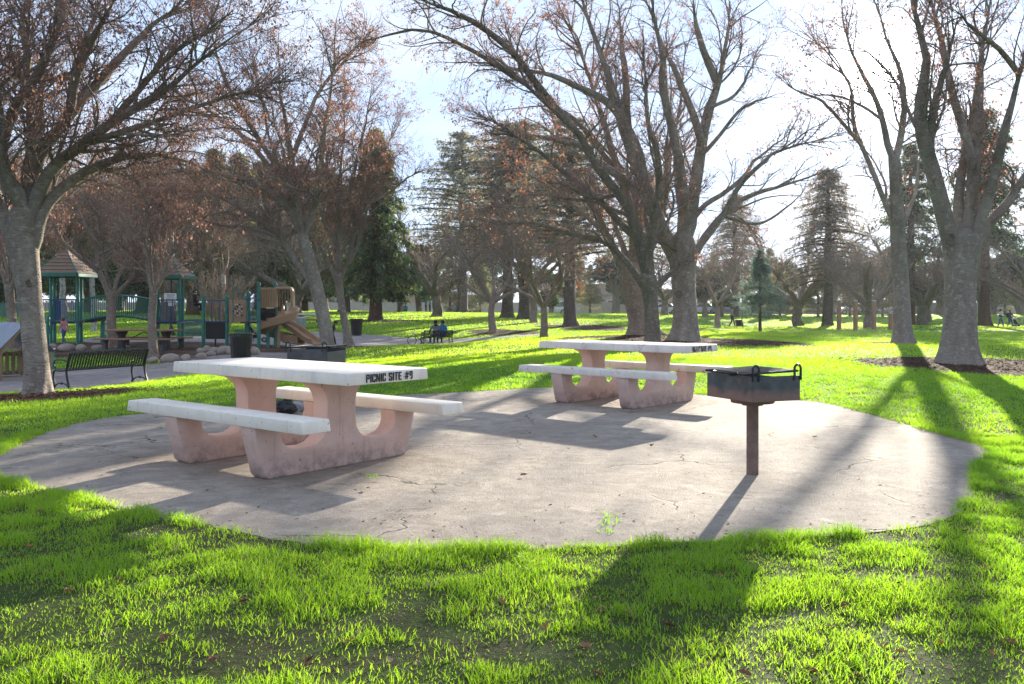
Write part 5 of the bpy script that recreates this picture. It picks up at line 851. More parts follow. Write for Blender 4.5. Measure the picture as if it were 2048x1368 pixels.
# ------------------------------------------------------------------ benches, bins, tables near the playground
M['black'] = pm('black coated steel', (.012, .012, .014), (.018, .018, .02), 20, .38, 0, spec=.4); M['brownwood'] = pm('brown recycled plank', (.33, .175, .10), (.27, .14, .085), 4, .6, .15, 30, .003, stretch=(1, 6, 6)); M['darkgrey'] = pm('dark concrete', (.085, .08, .08), (.06, .056, .056), 8, .8, .2)
def bench(loc, rz, L, sc, label, n):
    """slatted bench; local +x along the length, backrest at y=0, sitters face +y"""
    t = thing('park_bench', loc, rz, label, 'bench', 'black slatted benches'); t.scale = (1, sc, sc)
    prof = catmull([(-.035, .83), (-.075, .80), (-.05, .74), (.0, .62), (.06, .46), (.13, .425), (.30, .425), (.45, .44), (.49, .41)], 22); me = None
    for i in range(n):
        x = .03 + (L - .06) * i / (n - 1)
        if me is None: mb = MB(); mb.sweep([(-.015, -.004), (.015, -.004), (.015, .004), (-.015, .004)], [(0, a, b) for a, b in prof], up=(0, -.9, .5)); me = mb.mesh('slat', True); me.materials.append(M['black'])
        link_mesh('slat', me, None, t, (x, 0, 0))
    for (a, b) in ((-.068, .79), (.06, .44), (.47, .42)): mb = MB(); mb.tube([(0, a + .012, b - .02), (L, a + .012, b - .02)], .017, 8); mb.build('cross_bar', M['black'], t, True)
    for x in (0, L):
        mb = MB(); mb.tube([(x, *q) for q in catmull([(-.075, .80), (-.03, .68), (.03, .5), (.055, .4), (.03, .25), (-.02, .10), (-.05, .0)], 20)], .022, 8); mb.tube([(x, *q) for q in catmull([(.05, .42), (.25, .40), (.47, .40), (.50, .25), (.47, .10), (.50, 0)], 18)], .020, 8)
        mb.tube([(x, *q) for q in catmull([(-.04, .02), (.06, .11), (.22, .14), (.38, .11), (.49, .02)], 14)], .014, 6); mb.ball((x, .22, .135), (.02, .045, .03)); f = mb.build('end_frame', M['black'], t, True)
        mb = MB(); mb.tube([(x, *q) for q in catmull([(.02, .60), (.15, .64), (.38, .64), (.47, .60), (.48, .52), (.43, .46)], 18)], .017, 8); mb.build('armrest', M['black'], f, True)
    return t
a = np.array(G(136, 782, 16.5)); b = np.array(G(292, 763, 18)); L = float(np.hypot(*(b - a)[:2])); bench(a, math.atan2(b[1] - a[1], b[0] - a[0]), L, .87, 'empty black slatted bench beside the mottled tree', 30)
a2 = np.array(G(848, 691, 38)); b2 = np.array(G(905, 689.5, 38.6)); L2 = float(np.hypot(*(b2 - a2)[:2])); bench(a2, math.atan2(b2[1] - a2[1], b2[0] - a2[0]), L2, .76, 'black slatted bench with two people sitting on it', 26)
def litter_bin(loc, label, r=.30, h=.86):
    t = thing('litter_bin', loc, 0, label, 'litter bin', 'black slatted litter bins'); mb = MB(); mb.lathe([(r * .60, .05), (r * .80, h - .07), (r * .77, h - .07), (r * .57, .06)], n=24); mb.build('liner', M['blackp'], t, True)
    n = 30; mb = MB(); mb.prism([(-.017, .04), (.017, .04), (.020, h - .06), (.026, h), (-.026, h), (-.020, h - .06)], (0, 0, 0), (0, 1, 0), (0, 0, 1), (.006, 0, 0)); me = mb.mesh('slat'); me.materials.append(M['black'])
    V = np.empty(len(me.vertices) * 3); me.vertices.foreach_get('co', V); V = V.reshape(-1, 3); zz = V[:, 2] / h; V[:, 0] += r * (.78 + .18 * zz) + .10 * r * np.maximum(0, zz - .9) * 10; me.vertices.foreach_set('co', V.ravel())
    for i in range(n): o = link_mesh('slat', me, None, t); o.rotation_euler = (0, 0, i * 2 * math.pi / n)
    for z, k in ((.06, .80), (h * .5, .885), (h - .08, .965), (h, 1.07)): mb = MB(); q = np.linspace(0, 2 * np.pi, 28, endpoint=False); mb.tube(np.stack([r * k * np.cos(q), r * k * np.sin(q), 0 * q + z], 1), .014, 6, closed=True); mb.build('hoop', M['black'], t, True)
    return t
litter_bin(G(482, 735, 23.9), 'black slatted litter bin among the boulders behind the lettered table'); litter_bin(G(713, 671, 42), 'black slatted litter bin on the grass edge beyond the slim grey tree', .29, .80); litter_bin(G(1477, 657, 72), 'small dark litter bin next to the walking man', .27, .6)
bt = thing('plank_picnic_table', G(288, 704, 30), math.radians(-4), 'brown plank picnic table with dark concrete legs beside the playground tree', 'picnic table'); Lb = 2.35
for y in (-.30, -.10, .10, .30): mb = MB(); mb.box((0, y, .70), (Lb, .19, .06)); mb.build('plank', M['brownwood'], bt, False, .008, 1)
for s in (-1, 1):
    for y in (.62, .80): mb = MB(); mb.box((0, s * y, .42), (Lb + .3, .17, .05)); mb.build('plank', M['brownwood'], bt, False, .008, 1)
for x in (-.78, .78):
    mb = MB(); mb.prism([(-.28, 0), (.28, 0), (.14, .12), (.13, .5), (.32, .66), (-.32, .66), (-.13, .5), (-.14, .12)], (x - .08, 0, 0), (0, 1, 0), (0, 0, 1), (.16, 0, 0)); mb.build('leg', M['darkgrey'], bt, False, .01, 1)
    for s in (-1, 1): mb = MB(); mb.prism([(-.10, 0), (.10, 0), (.07, .25), (.13, .39), (-.13, .39), (-.07, .25)], (x * 1.25 - .06, s * .71, 0), (0, 1, 0), (0, 0, 1), (.12, 0, 0)); mb.build('leg', M['darkgrey'], bt, False, .01, 1)
mb = MB(); mb.tube([(-.7, 0, .30), (0, 0, .64), (.7, 0, .30)], .018, 6); mb.build('brace', M['black'], bt, True)
# far pale picnic table with two bins
ft = thing('pale_picnic_table', G(606, 653, 48), 0, 'pale-topped picnic table with dark legs behind the slides', 'picnic table'); mb = MB(); mb.box((0, 0, .74), (2.6, .8, .08)); mb.build('tabletop', M['white'], ft, False, .01, 1)
for s in (-1, 1): mb = MB(); mb.box((0, s * .7, .44), (2.4, .28, .06)); mb.build('seat', M['brownwood'], ft, False, .01, 1)
for x in (-.9, .9): mb = MB(); mb.box((x, 0, .35), (.09, .5, .70)); mb.box((x, 0, .36), (.07, 1.4, .08)); mb.build('leg', M['black'], ft)
M['galv'] = pm('galvanised grey', (.42, .46, .47), (.34, .37, .38), 6, .5, .1, metal=.1)
for px, k, lab in ((589, 1.15, 'wider pale grey bin before the pale-topped table'), (603, .95, 'narrower pale grey bin before the pale-topped table')):
    x, y, z = G(px, 651, 46.5); t = thing('grey_bin', (x, y, z), 0, lab, 'bin', 'pale grey bins'); t.scale = (k, k, 1); mb = MB(); mb.lathe([(.20, 0), (.23, .06), (.25, .52), (.26, .54), (.26, .58), (.23, .58)], n=22); mb.build('body', M['galv'], t, True); mb = MB(); mb.lathe([(.24, .585), (.24, .61), (.1, .64), (.01, .645)], n=22); mb.build('lid', M['galv'], t, True)
# little timber playhouse with a metal roof
M['timber'] = pm('raw timber', (.30, .205, .12), (.22, .15, .09), 4, .75, .3, 30, .004, stretch=(3, 3, .6)); M['metalroof'] = pm('galvanised corrugated roof', (.26, .29, .35), (.20, .23, .28), 4, .5, 0, metal=.35)
ph = thing('playhouse', G(-2, 760, 20), math.radians(55), 'small timber playhouse with a corrugated metal roof by the mottled tree', 'playhouse'); hw, dp = 1.25, 1.2
for sx in (0, 1):
    for sy in (0, dp): mb = MB(); mb.box((-.0 - sx * 1.5, sy, .30), (.10, .10, .66)); mb.build('post', M['timber'], ph, False, .006, 1)
ridge = np.array([.50, 0, 1.30]); eave = np.array([-.14, 0, .60]); 
for sy in (-.10, dp + .06): mb = MB(); mb.prism([(eave[0], eave[2]), (ridge[0], ridge[2]), (ridge[0] + .04, ridge[2] - .06), (.22, .88), (.05, .66), (-.06, .56)], (0, sy, 0), (1, 0, 0), (0, 0, 1), (0, .05, 0)); mb.build('gable_board', M['timber'], ph)
sl0 = ridge - eave; n = 46; V = []; 
for i in range(n + 1):
    y = -.16 + (dp + .3) * i / n; dz = .012 * math.sin(i * math.pi / 2.0); V += [(eave[0] - .04, y, eave[2] + .02 + dz), (ridge[0] + .02, y, ridge[2] + .03 + dz)]
for sgn in (1, -1):
    W_ = np.array(V); 
    if sgn < 0: W_[:, 0] = 2 * (ridge[0] + .02) - W_[:, 0]
    mb = MB(); mb.add(W_, [(2 * i, 2 * i + 1, 2 * i + 3, 2 * i + 2) for i in range(n)]); mb.add(W_ - np.array([0, 0, .006]), [(2 * i + 2, 2 * i + 3, 2 * i + 1, 2 * i) for i in range(n)]); mb.build('roof_sheet', M['metalroof'], ph, True)
for sx in (1.12,):
    for sy in (0, dp): mb = MB(); mb.box((sx, sy, .30), (.10, .10, .66)); mb.build('post', M['timber'], ph, False, .006, 1)
mb = MB(); mb.box((.5, dp, .10), (1.2, .05, .09)); mb.box((.5, dp, .55), (1.2, .05, .09)); mb.build('rail', M['timber'], ph)
for i in range(8): mb = MB(); mb.box((.02 + i * .14, dp - .05, .33), (.085, .03, .56)); mb.build('picket', M['timber'], ph, False, .004, 1)
gb = thing('green_sign_box', G(98, 725, 23.5), 0, 'green box with a red notice, half hidden by the mottled trunk', 'box'); mb = MB(); mb.box((0, 0, .26), (.20, .2, .52)); mb.build('body', M['green'], gb, False, .02, 2); mb = MB(); mb.box((-.02, -.105, .24), (.12, .01, .20)); mb.build('notice', M['lamp_red'], gb); mb = MB(); mb.box((0, 0, .53), (.23, .23, .03)); mb.build('lid', M['white'], gb, False, .008, 1)
# lamp posts and notice
M['lampglass'] = pm('frosted lamp glass', (.72, .72, .70), (.66, .66, .64), 5, .3, 0)
def lamp(loc, h, label):
    t = thing('lamp_post', loc, 0, label, 'lamp post'); mb = MB(); mb.lathe([(.20, -.02), (.20, .06), (.15, .12), (.13, .25), (.09, .34), (.06, .42), (.05, .5)], n=18); mb.build('base', M['black'], t, True); mb = MB(); mb.tube([(0, 0, .45), (0, 0, h)], .042, 12); mb.build('pole', M['black'], t, True)
    mb = MB(); mb.lathe([(.06, h), (.11, h + .05), (.15, h + .16), (.16, h + .30), (.12, h + .40), (.05, h + .44)], n=18); mb.build('globe', M['lampglass'], t, True); mb = MB(); mb.lathe([(.13, h + .41), (.09, h + .47), (.02, h + .53)], n=18); mb.build('cap', M['black'], t, True); return t
lamp(G(342, 667, 40), 3.4, 'black lamp post with a flared base behind the second peaked tower'); lamp(G(1484, 656, 74), 4.0, 'tall black lamp post with a globe next to the young blue-green cedar')
ns = thing('notice_sign', G(342, 668, 39.6), 0, 'white notice sign on a thin pole under the second peaked roof', 'sign'); mb = MB(); mb.tube([(0, 0, 0), (0, 0, 1.95)], .02, 8); mb.build('pole', M['darkgrey'], ns, True); mb = MB(); mb.box((-.02, -.03, 1.72), (.54, .02, .38)); bo = mb.build('board', M['white'], ns)
mb = MB()
for i in range(6): mb.box((-.02 + .03 * (i % 2), -.043, 1.86 - i * .052), (.42 - .06 * (i % 3), .004, .016))
props(mb.build('print', M['darkgrey'], bo), kind='stuff'); mb = MB(); mb.box((.02, -.03, 1.42), (.26, .02, .16)); mb.build('board', M['white'], ns)
# wooden posts on the right
M['postwood'] = pm('brown timber post', (.34, .20, .115), (.26, .15, .09), 6, .8, .3, 30, .004, stretch=(3, 3, .5))
for px, yt, lab in ((1678, 601, 'tall round timber post beside the grey-brown cedar trunk'), (1711, 602, 'tall round timber post between the cedar and the wide bare tree'), (1748, 602, 'tall round timber post in front of the wide bare trunk'), (1781, 627, 'short round timber post half behind the slender trunk')):
    x, y, z = G(px, 661, 55); h = (661 - yt) / F * 55; t = thing('timber_post', (x, y, z), 0, lab, 'post'); mb = MB(); mb.tube([(0, 0, -.1), (0, 0, h - .03)], .135, 16); mb.build('shaft', M['postwood'], t, True); mb = MB(); mb.lathe([(.135, h - .03), (.13, h), (.09, h + .02), (.01, h + .025)], n=16); mb.build('cap', M['galv'], t, True)
# rubbish behind the lettered table
M['bag'] = pm('black bin bag', (.006, .006, .007), (.010, .010, .011), 9, .18, 1.0, 9, .12, spec=.5); M['clear'] = pm('clear plastic bag', (.62, .62, .62), (.5, .5, .52), 9, .2, .9, 16, .04, spec=.7); M['clear'].node_tree.nodes['Principled BSDF'].inputs['Transmission Weight'].default_value = .5
def bag(px, py, Y, w, h, m, label, seed):
    x, y = flat(px, py, .014); t = thing('rubbish_bag', (x, y, .014), 0, label, 'bag'); rg = np.random.default_rng(seed); mb = MB(); mb.ball((0, 0, h * .42), (w / 2, w * .4, h * .46), 26, 18, None, .16, seed); V = mb.v[0]; V += np.sin(V @ (rg.normal(size=(3, 3)) * 38)) * .011; V[:, 2] = np.maximum(V[:, 2], .0); mb.build('body', m, t, True); mb = MB(); mb.tube(catmull([(0, 0, h * .84), (.01, 0, h * .93), (.04, .01, h * 1.05), (.07, .0, h * 1.12)], 8), [.025, .014, .013, .02, .03, .04, .05, .055], 8); mb.build('knot', m, t, True); return t
bag(566, 829, 10, .26, .17, M['bag'], 'glossy black bin bag on the slab behind the lettered table', 3); bag(598, 823, 10.3, .2, .15, M['clear'], 'crumpled clear plastic bag next to the black bin bag', 5)
# ------------------------------------------------------------------ people
M['skin'] = pm('skin', (.42, .26, .19), (.36, .22, .16), 6, .6, 0); M['hairdark'] = pm('dark hair', (.018, .014, .012), (.03, .022, .018), 30, .55, .3, 60); M['hairbrown'] = pm('brown hair', (.13, .075, .04), (.09, .05, .03), 30, .6, .3, 60)
def cloth(name, c): return pm(name, c, tuple(x * .75 for x in c), 9, .85, .3, 40, .01)
JO = dict(pelvis=(0, 0, .53), spine=(0, .0, .63), chest=(0, .0, .74), neck=(0, .0, .835), head=(0, .012, .875), crown=(0, .012, .955))
for s, k in ((1, 'R'), (-1, 'L')): JO.update({'sh' + k: (s * .098, 0, .795), 'el' + k: (s * .125, -.01, .63), 'wr' + k: (s * .13, .03, .49), 'ha' + k: (s * .13, .045, .435), 'hip' + k: (s * .05, 0, .50), 'kn' + k: (s * .055, .01, .28), 'an' + k: (s * .055, -.01, .05), 'to' + k: (s * .06, .075, .022)})
BO = [('pelvis', 'spine', 'top'), ('spine', 'chest', 'top'), ('chest', 'neck', 'top'), ('neck', 'head', 'skin'), ('head', 'crown', 'skin')]
for k in 'RL': BO += [('chest', 'sh' + k, 'top'), ('sh' + k, 'el' + k, 'sleeve'), ('el' + k, 'wr' + k, 'fore'), ('wr' + k, 'ha' + k, 'skin'), ('pelvis', 'hip' + k, 'leg'), ('hip' + k, 'kn' + k, 'leg'), ('kn' + k, 'an' + k, 'leg'), ('an' + k, 'to' + k, 'shoe')]
RA = dict(pelvis=.075, spine=.07, chest=.078, neck=.032, head=.050, crown=.046, sh=.038, el=.028, wr=.020, ha=.017, hip=.056, kn=.038, an=.025, to=.022)
def person(loc, rz, H, pose, mats, hair, label, hairlen=.0, headk=1.0, girth=1.0, extra=None):
    t = thing('person', loc, rz, label, 'person'); J = {k: np.array(v, float) for k, v in JO.items()}; J.update({k: np.array(v, float) for k, v in pose.items()}); names = list(J); bm = bmesh.new(); ly = bm.verts.layers.skin.verify(); vs = {}
    for n in names:
        v = bm.verts.new(J[n] * H); base = n if n in RA else n[:-1]; r = RA[base] * H * (headk if n in ('head', 'crown') else girth if n not in ('neck',) else 1); v[ly].radius = (r, r * (.78 if n in ('chest', 'spine', 'pelvis') else 1)); v[ly].use_root = n == 'pelvis'; vs[n] = v
    for a, b, _ in BO: bm.edges.new((vs[a], vs[b]))
    me = bpy.data.meshes.new('body_cage'); bm.to_mesh(me); bm.free(); o = bpy.data.objects.new('body_cage', me); C.objects.link(o); m = o.modifiers.new('s', 'SKIN'); m.use_smooth_shade = True; m2 = o.modifiers.new('u', 'SUBSURF'); m2.levels = 2; dg = bpy.context.evaluated_depsgraph_get(); bme = bpy.data.meshes.new_from_object(o.evaluated_get(dg)); bpy.data.objects.remove(o)
    bme.name = 'body'; bme.materials.clear(); slots = list(mats); 
    for k in slots: bme.materials.append(mats[k])
    P = np.array([p.center for p in bme.polygons]); best = np.full(len(P), 1e9); mi = np.zeros(len(P), int)
    for a, b, k in BO:
        A, B_ = J[a] * H, J[b] * H; d = B_ - A; q = np.clip(((P - A) @ d) / (d @ d), 0, 1)[:, None]; dist = np.linalg.norm(P - A - q * d, axis=1) - (RA[a if a in RA else a[:-1]] + RA[b if b in RA else b[:-1]]) / 2 * H; k = k if k in mats else {'sleeve': 'top', 'fore': 'top', 'shoe': 'shoe'}.get(k, k); s = dist < best; best[s] = dist[s]; mi[s] = slots.index(k)
    bme.polygons.foreach_set('material_index', mi.astype(np.int32)); bo = link_mesh('body', bme, None, t)
    hd, cr = J['head'] * H, J['crown'] * H; c = hd * .35 + cr * .65; r = .056 * H * headk; ax = (cr - hd) / np.linalg.norm(cr - hd); mb = MB(); mb.ball(c + ax * r * .18 + np.array([0, -r * .22, 0]), (r * 1.0, r * 1.05, r * 1.02), 14, 10, None, .05, 4)
    if hairlen: mb.ball(c + np.array([0, -r * .55, -hairlen * H * .45]), (r * .85, r * .55, hairlen * H * .6), 12, 8, None, .06, 6)
    mb.build('hair', hair, t, True); f = MB(); fw = np.array([0, r * .86, 0]); 
    for s in (-1, 1): f.ball(c + fw + np.array([s * r * .38, -.05 * r, -.1 * r]), r * .12, 6, 5)
    f.build('eyes', M['hairdark'], t, True); f = MB(); f.ball(c + fw * 1.08 + np.array([0, 0, -r * .32]), (r * .13, r * .2, r * .2), 6, 5); 
    for s in (-1, 1): f.ball(c + np.array([s * r * 1.0, 0, -r * .2]), (r * .1, r * .2, r * .28), 6, 5)
    props(f.build('nose_and_ears', M['skin'], t, True), kind='stuff')
    if extra: extra(t, J, H)
    return t
jean = cloth('blue denim', (.06, .12, .24)); pinkc = cloth('pink jacket', (.62, .26, .27)); blackc = cloth('black cloth', (.018, .018, .022)); greyc = cloth('grey hoodie', (.16, .19, .24)); bluec = cloth('bright blue shirt', (.02, .16, .42)); whitec = cloth('white cloth', (.62, .58, .60)); darkp = cloth('dark patterned cloth', (.045, .045, .05)); plum = cloth('dark plum cloth', (.05, .025, .07)); khaki = cloth('grey green jacket', (.30, .30, .27)); teal = cloth('teal cloth', (.02, .22, .30)); pinks = cloth('pink shoes', (.55, .25, .28))
def mm(top, leg, shoe, fore=None, sleeve=None):
    d = {'skin': M['skin'], 'top': top, 'leg': leg, 'shoe': shoe}
    if fore: d['fore'] = fore
    if sleeve: d['sleeve'] = sleeve
    return d
WALK = dict(knR=(.055, .09, .29), anR=(.055, .13, .05), toR=(.06, .21, .03), knL=(-.055, -.01, .28), anL=(-.055, -.13, .07), toL=(-.06, -.06, .02), elR=(.125, -.06, .64), wrR=(.13, -.06, .50), haR=(.13, -.05, .45), elL=(-.125, .04, .63), wrL=(-.13, .12, .52), haL=(-.13, .15, .48))
x, y, z = G(128, 701, 29.6); girl = dict(WALK); girl.update(head=(0, .06, .86), crown=(0, .085, .935), neck=(0, .02, .825), chest=(0, .01, .74))
person((x, y, z + .25), math.radians(65), .90, girl, mm(pinkc, jean, pinks), M['hairbrown'], 'small child in a pink jacket and jeans stepping along the boulders', .08, 1.35, 1.1)
run = dict(WALK); run.update(head=(0, .12, .85), crown=(0, .16, .92), neck=(0, .08, .81), chest=(0, .06, .73), spine=(0, .03, .63), shR=(.098, .06, .785), shL=(-.098, .06, .785), elR=(.13, .10, .65), wrR=(.13, .24, .60), haR=(.13, .29, .60), elL=(-.14, -.02, .66), wrL=(-.14, .10, .58), haL=(-.14, .15, .57))
person(G(664, 693, 33.6), math.radians(-75), 1.02, run, mm(darkp, blackc, whitec, M['skin']), M['hairdark'], 'curly-haired child in a dark patterned shirt running behind the leaning trunk', .02, 1.3, 1.05)
SIT = dict(hipR=(.05, .02, .50), hipL=(-.05, .02, .50), knR=(.07, .26, .50), knL=(-.07, .26, .50), anR=(.07, .28, .27), anL=(-.07, .27, .27), toR=(.075, .36, .245), toL=(-.075, .35, .245))
br = math.atan2(b2[1] - a2[1], b2[0] - a2[0]); ux = np.array([math.cos(br), math.sin(br)]); vy = np.array([-ux[1], ux[0]])
def seat(u, back=.20): q = a2[:2] + ux * u + vy * back; return (q[0], q[1], a2[2] + .335 - .47 * 1.38)
s1 = dict(SIT); s1.update(head=(.01, .03, .88), elL=(-.17, .06, .66), wrL=(-.14, .16, .60), haL=(-.13, .2, .58))
def hood(t, J, H): mb = MB(); mb.ball(J['neck'] * H + np.array([0, -.03, .0]) * H, (.075 * H, .06 * H, .035 * H)); mb.build('hood', blackc, t, True)
person(seat(L2 * .46), br, 1.38, s1, mm(greyc, jean, blackc), M['hairdark'], 'seated person in a grey hooded top on the far bench', .05, 1.15, 1.1, hood)
s2 = dict(SIT); s2.update(elL=(-.21, -.03, .68), wrL=(-.33, -.07, .66), haL=(-.38, -.07, .66), head=(-.02, .02, .88))
person(seat(L2 * .72), br, 1.38, s2, mm(bluec, jean, blackc, M['skin']), M['hairdark'], 'seated person in a bright blue shirt with an arm along the bench back', .02, 1.15, 1.05)
man = dict(WALK); man.update(wrR=(.12, .10, .55), elR=(.125, .02, .63), haR=(.12, .15, .52))
person(G(1464, 656.5, 72), math.radians(-100), 1.68, man, mm(khaki, blackc, blackc), M['hairdark'], 'man in a grey-green jacket walking past the small dark bin', 0, 1, 1.05)
w1 = dict(WALK); w1.update(elR=(.12, .09, .66), wrR=(.10, .22, .58), haR=(.10, .26, .57), elL=(-.12, .09, .66), wrL=(-.10, .22, .58), haL=(-.10, .26, .57))
def band(t, J, H): mb = MB(); mb.ball(J['spine'] * H + np.array([0, 0, -.015]) * H, (.095 * H, .082 * H, .10 * H)); mb.build('dark_hem', plum, t, True)
person(G(2001, 656.5, 76), math.radians(-85), 1.66, w1, mm(whitec, jean, blackc, plum), M['hairdark'], 'walker in a pale top with dark hem and jeans beside the redwood trunk', .09, 1.05, 1.05, band)
def pack(t, J, H): mb = MB(); mb.box(J['chest'] * H + np.array([0, -.12, -.05]) * H, (.17 * H, .10 * H, .25 * H)); mb.build('backpack', blackc, t, True, .05, 3)
person(G(2020, 657, 75.4), math.radians(-80), 1.60, w1, mm(darkp, jean, blackc), M['hairbrown'], 'walker in dark clothes with a black backpack pushing a pushchair', .06, 1.05, 1.1, pack)
clm = dict(SIT); clm.update(anR=(.07, .20, .30), anL=(-.07, .2, .3), elR=(.13, .09, .66), wrR=(.13, .2, .66), haR=(.13, .24, .66))
px_, py_, pz_ = PX(391, 609, 40); person((px_ - .05, py_ + .05, pz_ - .62), math.radians(-90), 1.25, clm, mm(blackc, blackc, blackc), M['hairdark'], 'child in black perched on the blue picket panel', .05, 1.2, 1.1)
person(G(811, 630, 90) , math.radians(10), 1.5, dict(SIT, **{k: tuple(np.array(v) * (1, 1, 1)) for k, v in SIT.items()}), mm(teal, blackc, blackc), M['hairdark'], 'distant figure in teal sitting on the crest near the redwood', .03, 1, 1.1).location.z -= .6
for px, c, lab in ((852, bluec, 'distant figure in royal blue standing on the far crest'), (860, teal, 'distant figure in teal standing on the far crest')): person(G(px, 630, 96), 1.2, 1.55, {}, mm(c, blackc, blackc), M['hairdark'], lab, .04)

# ------------------------------------------------------------------ pushchairs and bicycle
def wheel(t, c, r, name='wheel', w=.02, ax=0):
    q = np.linspace(0, 2 * np.pi, 22, endpoint=False); C_ = np.array(c); e = lambda k: np.stack([np.full(22, C_[0]), C_[1] + k * np.cos(q), C_[2] + k * np.sin(q)], 1) if ax == 0 else np.stack([C_[0] + k * np.cos(q), np.full(22, C_[1]), C_[2] + k * np.sin(q)], 1)
    mb = MB(); mb.tube(e(r - w), w, 8, closed=True); o = mb.build(name, M['tyre'], t, True); mb = MB(); P = e(r - w)
    for i in range(0, 22, 2): mb.tube([C_, P[i]], .004, 4)
    props(mb.build('spokes', M['chrome'], o, True), kind='stuff'); return o
def pushchair(loc, rz, label, canopy, k=1.0):
    t = thing('pushchair', loc, rz, label, 'pushchair'); t.scale = (k, k, k)
    for x in (-.24, .24):
        for y, r in ((-.32, .13), (.36, .11)): wheel(t, (x, y, r), r)
        mb = MB(); mb.tube([(x, .36, .11), (x, -.1, .55), (x, -.42, 1.0)], .014, 8); mb.tube([(x, -.32, .13), (x, .12, .62)], .014, 8); mb.build('frame', M['chrome'], t, True)
    mb = MB(); mb.tube([(-.24, -.42, 1.0), (.24, -.42, 1.0)], .018, 8); mb.build('handle', M['black'], t, True); mb = MB(); mb.prism([(-.25, .85), (-.30, .82), (-.16, .38), (.26, .34), (.30, .40), (-.08, .46)], (-.2, 0, 0), (0, 1, 0), (0, 0, 1), (.4, 0, 0)); mb.build('seat', blackc, t, True, .02, 2)
    mb = MB(); a = np.linspace(.15, 2.5, 10); mb.prism([(.0 + .36 * math.cos(q), .66 + .36 * math.sin(q)) for q in a] + [(.0 + .33 * math.cos(q), .66 + .33 * math.sin(q)) for q in a[::-1]], (-.23, -.05, 0), (0, 1, 0), (0, 0, 1), (.46, 0, 0)); mb.build('canopy', canopy, t, True, .01, 1); mb = MB(); mb.box((0, -.05, .26), (.38, .45, .14)); mb.build('basket', blackc, t, False, .03, 2); return t
pushchair(G(511, 678, 36), math.radians(-70), 'dark pushchair with white trim parked under the climbing frame', darkp, .95); pushchair(G(2034, 657, 75.6), math.radians(-85), 'pale pushchair pushed by the walker with a backpack', whitec, .9)
bk_ = thing('bicycle', G(838, 692, 37.8), math.radians(10), 'small bicycle with white fork standing at the end of the occupied bench', 'bicycle'); bk_.scale = (.72, .72, .72)
wheel(bk_, (-.42, 0, .28), .28, ax=1); wheel(bk_, (.42, 0, .28), .28, ax=1); mb = MB()
for q in ([(-.28, 0, .70), (.05, 0, .32)], [(-.28, 0, .68), (.18, 0, .66)], [(.05, 0, .32), (.22, 0, .72)], [(.05, 0, .32), (.42, 0, .28)], [(.2, 0, .66), (.42, 0, .28)]): mb.tube(q, .018, 8)
mb.build('frame', M['black'], bk_, True); mb = MB(); mb.tube([(-.42, 0, .28), (-.30, 0, .72), (-.27, 0, .86)], .02, 8); mb.build('fork', M['white'], bk_, True); mb = MB(); mb.tube(catmull([(-.30, -.26, .96), (-.26, -.12, .90), (-.27, 0, .86), (-.26, .12, .90), (-.30, .26, .96)], 14), .014, 8); mb.build('handlebar', M['black'], bk_, True); mb = MB(); mb.ball((.24, 0, .75), (.13, .06, .03)); mb.build('saddle', M['black'], bk_, True)

# ------------------------------------------------------------------ fallen leaves lying singly, weeds in the crack
lm = []
for k in range(4):
    rg = np.random.default_rng(60 + k); n = 9; s = np.linspace(0, 1, n); w = np.sin(np.pi * s ** .8) * .30 + .01; curl = rg.uniform(.10, .35); V = []
    for i in range(n): V += [(s[i] - .5, -w[i], curl * (abs(s[i] - .5) * 1.4) ** 2 + w[i] * rg.uniform(.2, .9)), (s[i] - .5, 0, curl * (abs(s[i] - .5) * 1.4) ** 2), (s[i] - .5, w[i], curl * (abs(s[i] - .5) * 1.4) ** 2 + w[i] * rg.uniform(.2, .9))]
    c = np.array([(.24, .135, .085), (.17, .085, .055), (.36, .25, .17), (.33, .13, .05)][k]); q = [(3 * i + j, 3 * i + 3 + j, 3 * i + 4 + j, 3 * i + 1 + j) for i in range(n - 1) for j in (0, 1)]
    me = np_mesh('fallen_leaf', V, [np.array(q)], True, np.repeat(np.append(c, 1)[None], len(V), 0)); me.materials.append(M['litter']); lm.append(me)
def drop(px, py, size, k, label, group, z=0.0):
    x, y = flat(px, py); o = link_mesh('fallen_leaf', lm[k]); o.location = (x, y, (h1(x, y) if z == 0 else z) + .012); o.scale = (size, size, size); r = random; o.rotation_euler = (r.uniform(-.35, .35), r.uniform(-.3, .3), r.uniform(0, 6.28)); props(o, label, 'leaf', group)
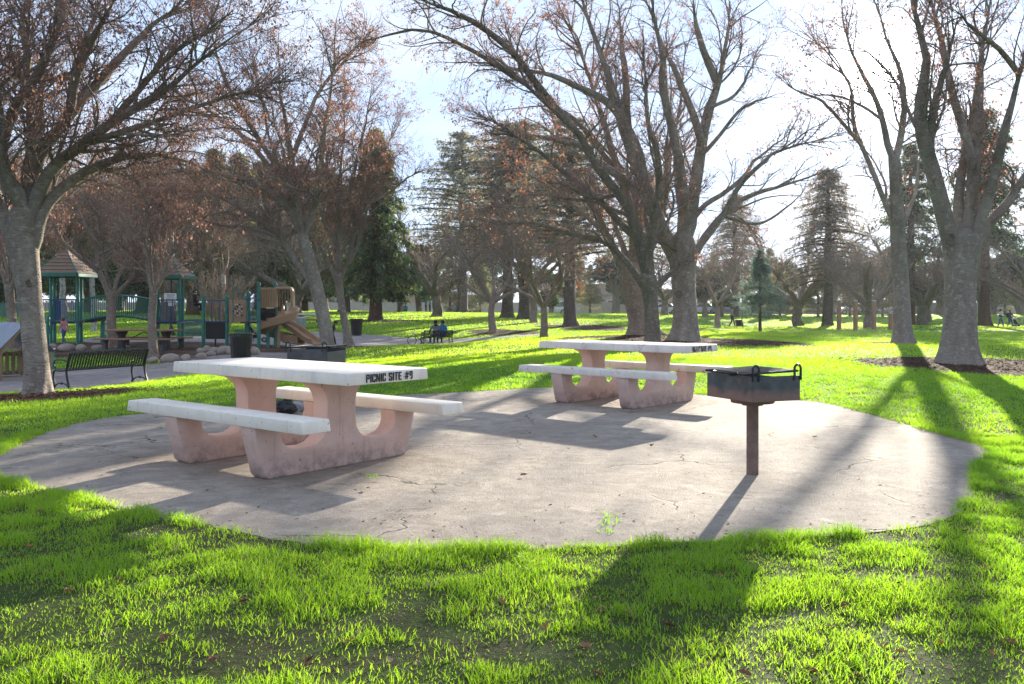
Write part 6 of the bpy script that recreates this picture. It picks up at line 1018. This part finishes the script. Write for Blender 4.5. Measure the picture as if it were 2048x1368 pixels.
spots = [(80, 1030), (160, 1030), (215, 1060), (490, 1212), (140, 1190), (680, 1130), (855, 1180), (950, 1232), (1005, 1212), (1130, 1170), (1190, 1205), (1205, 1228), (1255, 1235), (1440, 1160), (1550, 1280), (1490, 1358), (1610, 1165), (1745, 1185), (1660, 1260), (1690, 1220), (1770, 1300), (1800, 1310), (1840, 1325), (1930, 1070), (1970, 1145), (1985, 1310), (1270, 1340), (1195, 1355), (1170, 1300), (1450, 1300), (1560, 1320), (1620, 1350), (1720, 1360), (1880, 1290), (1900, 1340), (2020, 1290), (2030, 1230), (1955, 1110), (560, 1260), (330, 1290), (430, 1330), (700, 1290), (780, 1330), (620, 1330), (240, 1170), (60, 1100), (350, 1110), (1340, 1260), (1410, 1345), (1090, 1260)]
for i, (px, py) in enumerate(spots): drop(px, py, (.05, .038, .032, .055)[i % 4], (i * 7) % 4, 'dry brown leaf lying on the grass in front of the slab', 'leaves fallen on the lawn')
for i, (px, py) in enumerate([(1048, 958), (1040, 848), (1222, 812), (1304, 898), (1456, 1060), (925, 955), (735, 985), (415, 990), (640, 915), (1630, 880), (1760, 980), (1100, 1020), (1190, 880)]): drop(px, py, (.055, .032, .03)[i % 3], (i * 3) % 4, 'dry brown leaf lying on the concrete slab', 'leaves fallen on the slab', .016)
wr = np.random.default_rng(9); V = []; 
for (px, py, n, s) in ((1218, 1050, 12, .035), (1214, 1066, 10, .03), (1220, 1040, 8, .025), (742, 957, 26, .012)):
    X, Y = flat(px, py)
    for i in range(n):
        x = X + wr.normal() * .03; y = Y + wr.normal() * .05; h = s * wr.uniform(.5, 1.2); a = wr.uniform(0, 6.28); V += [(x - .004, y, .014), (x + .004, y, .014), (x + math.cos(a) * h * .6, y + math.sin(a) * h * .6, .014 + h)]
n = len(V) // 3; me = np_mesh('crack_weeds', V, [np.arange(3 * n).reshape(n, 3)], False, np.repeat(np.array([[.13, .26, .02, 1]]), 3 * n, 0)); props(link_mesh('weeds', me, M['grass']), 'small weeds sprouting from cracks in the slab', 'weeds', kind='stuff')
# ------------------------------------------------------------------ air
hz_ = MB(); hz_.box((0, 300, 14.5), (1300, 1260, 36)); hm = bpy.data.materials.new('sunlit haze'); hm.use_nodes = True; nt = hm.node_tree; nt.nodes.remove(nt.nodes['Principled BSDF']); pv = nt.nodes.new('ShaderNodeVolumePrincipled'); pv.inputs['Color'].default_value = (.93, .95, 1, 1); pv.inputs['Density'].default_value = HAZE; pv.inputs['Anisotropy'].default_value = .35; nt.links.new(pv.outputs[0], nt.nodes['Material Output'].inputs['Volume'])
props(hz_.build('haze', hm), 'thin sunlit haze in the park air', 'haze', kind='stuff')
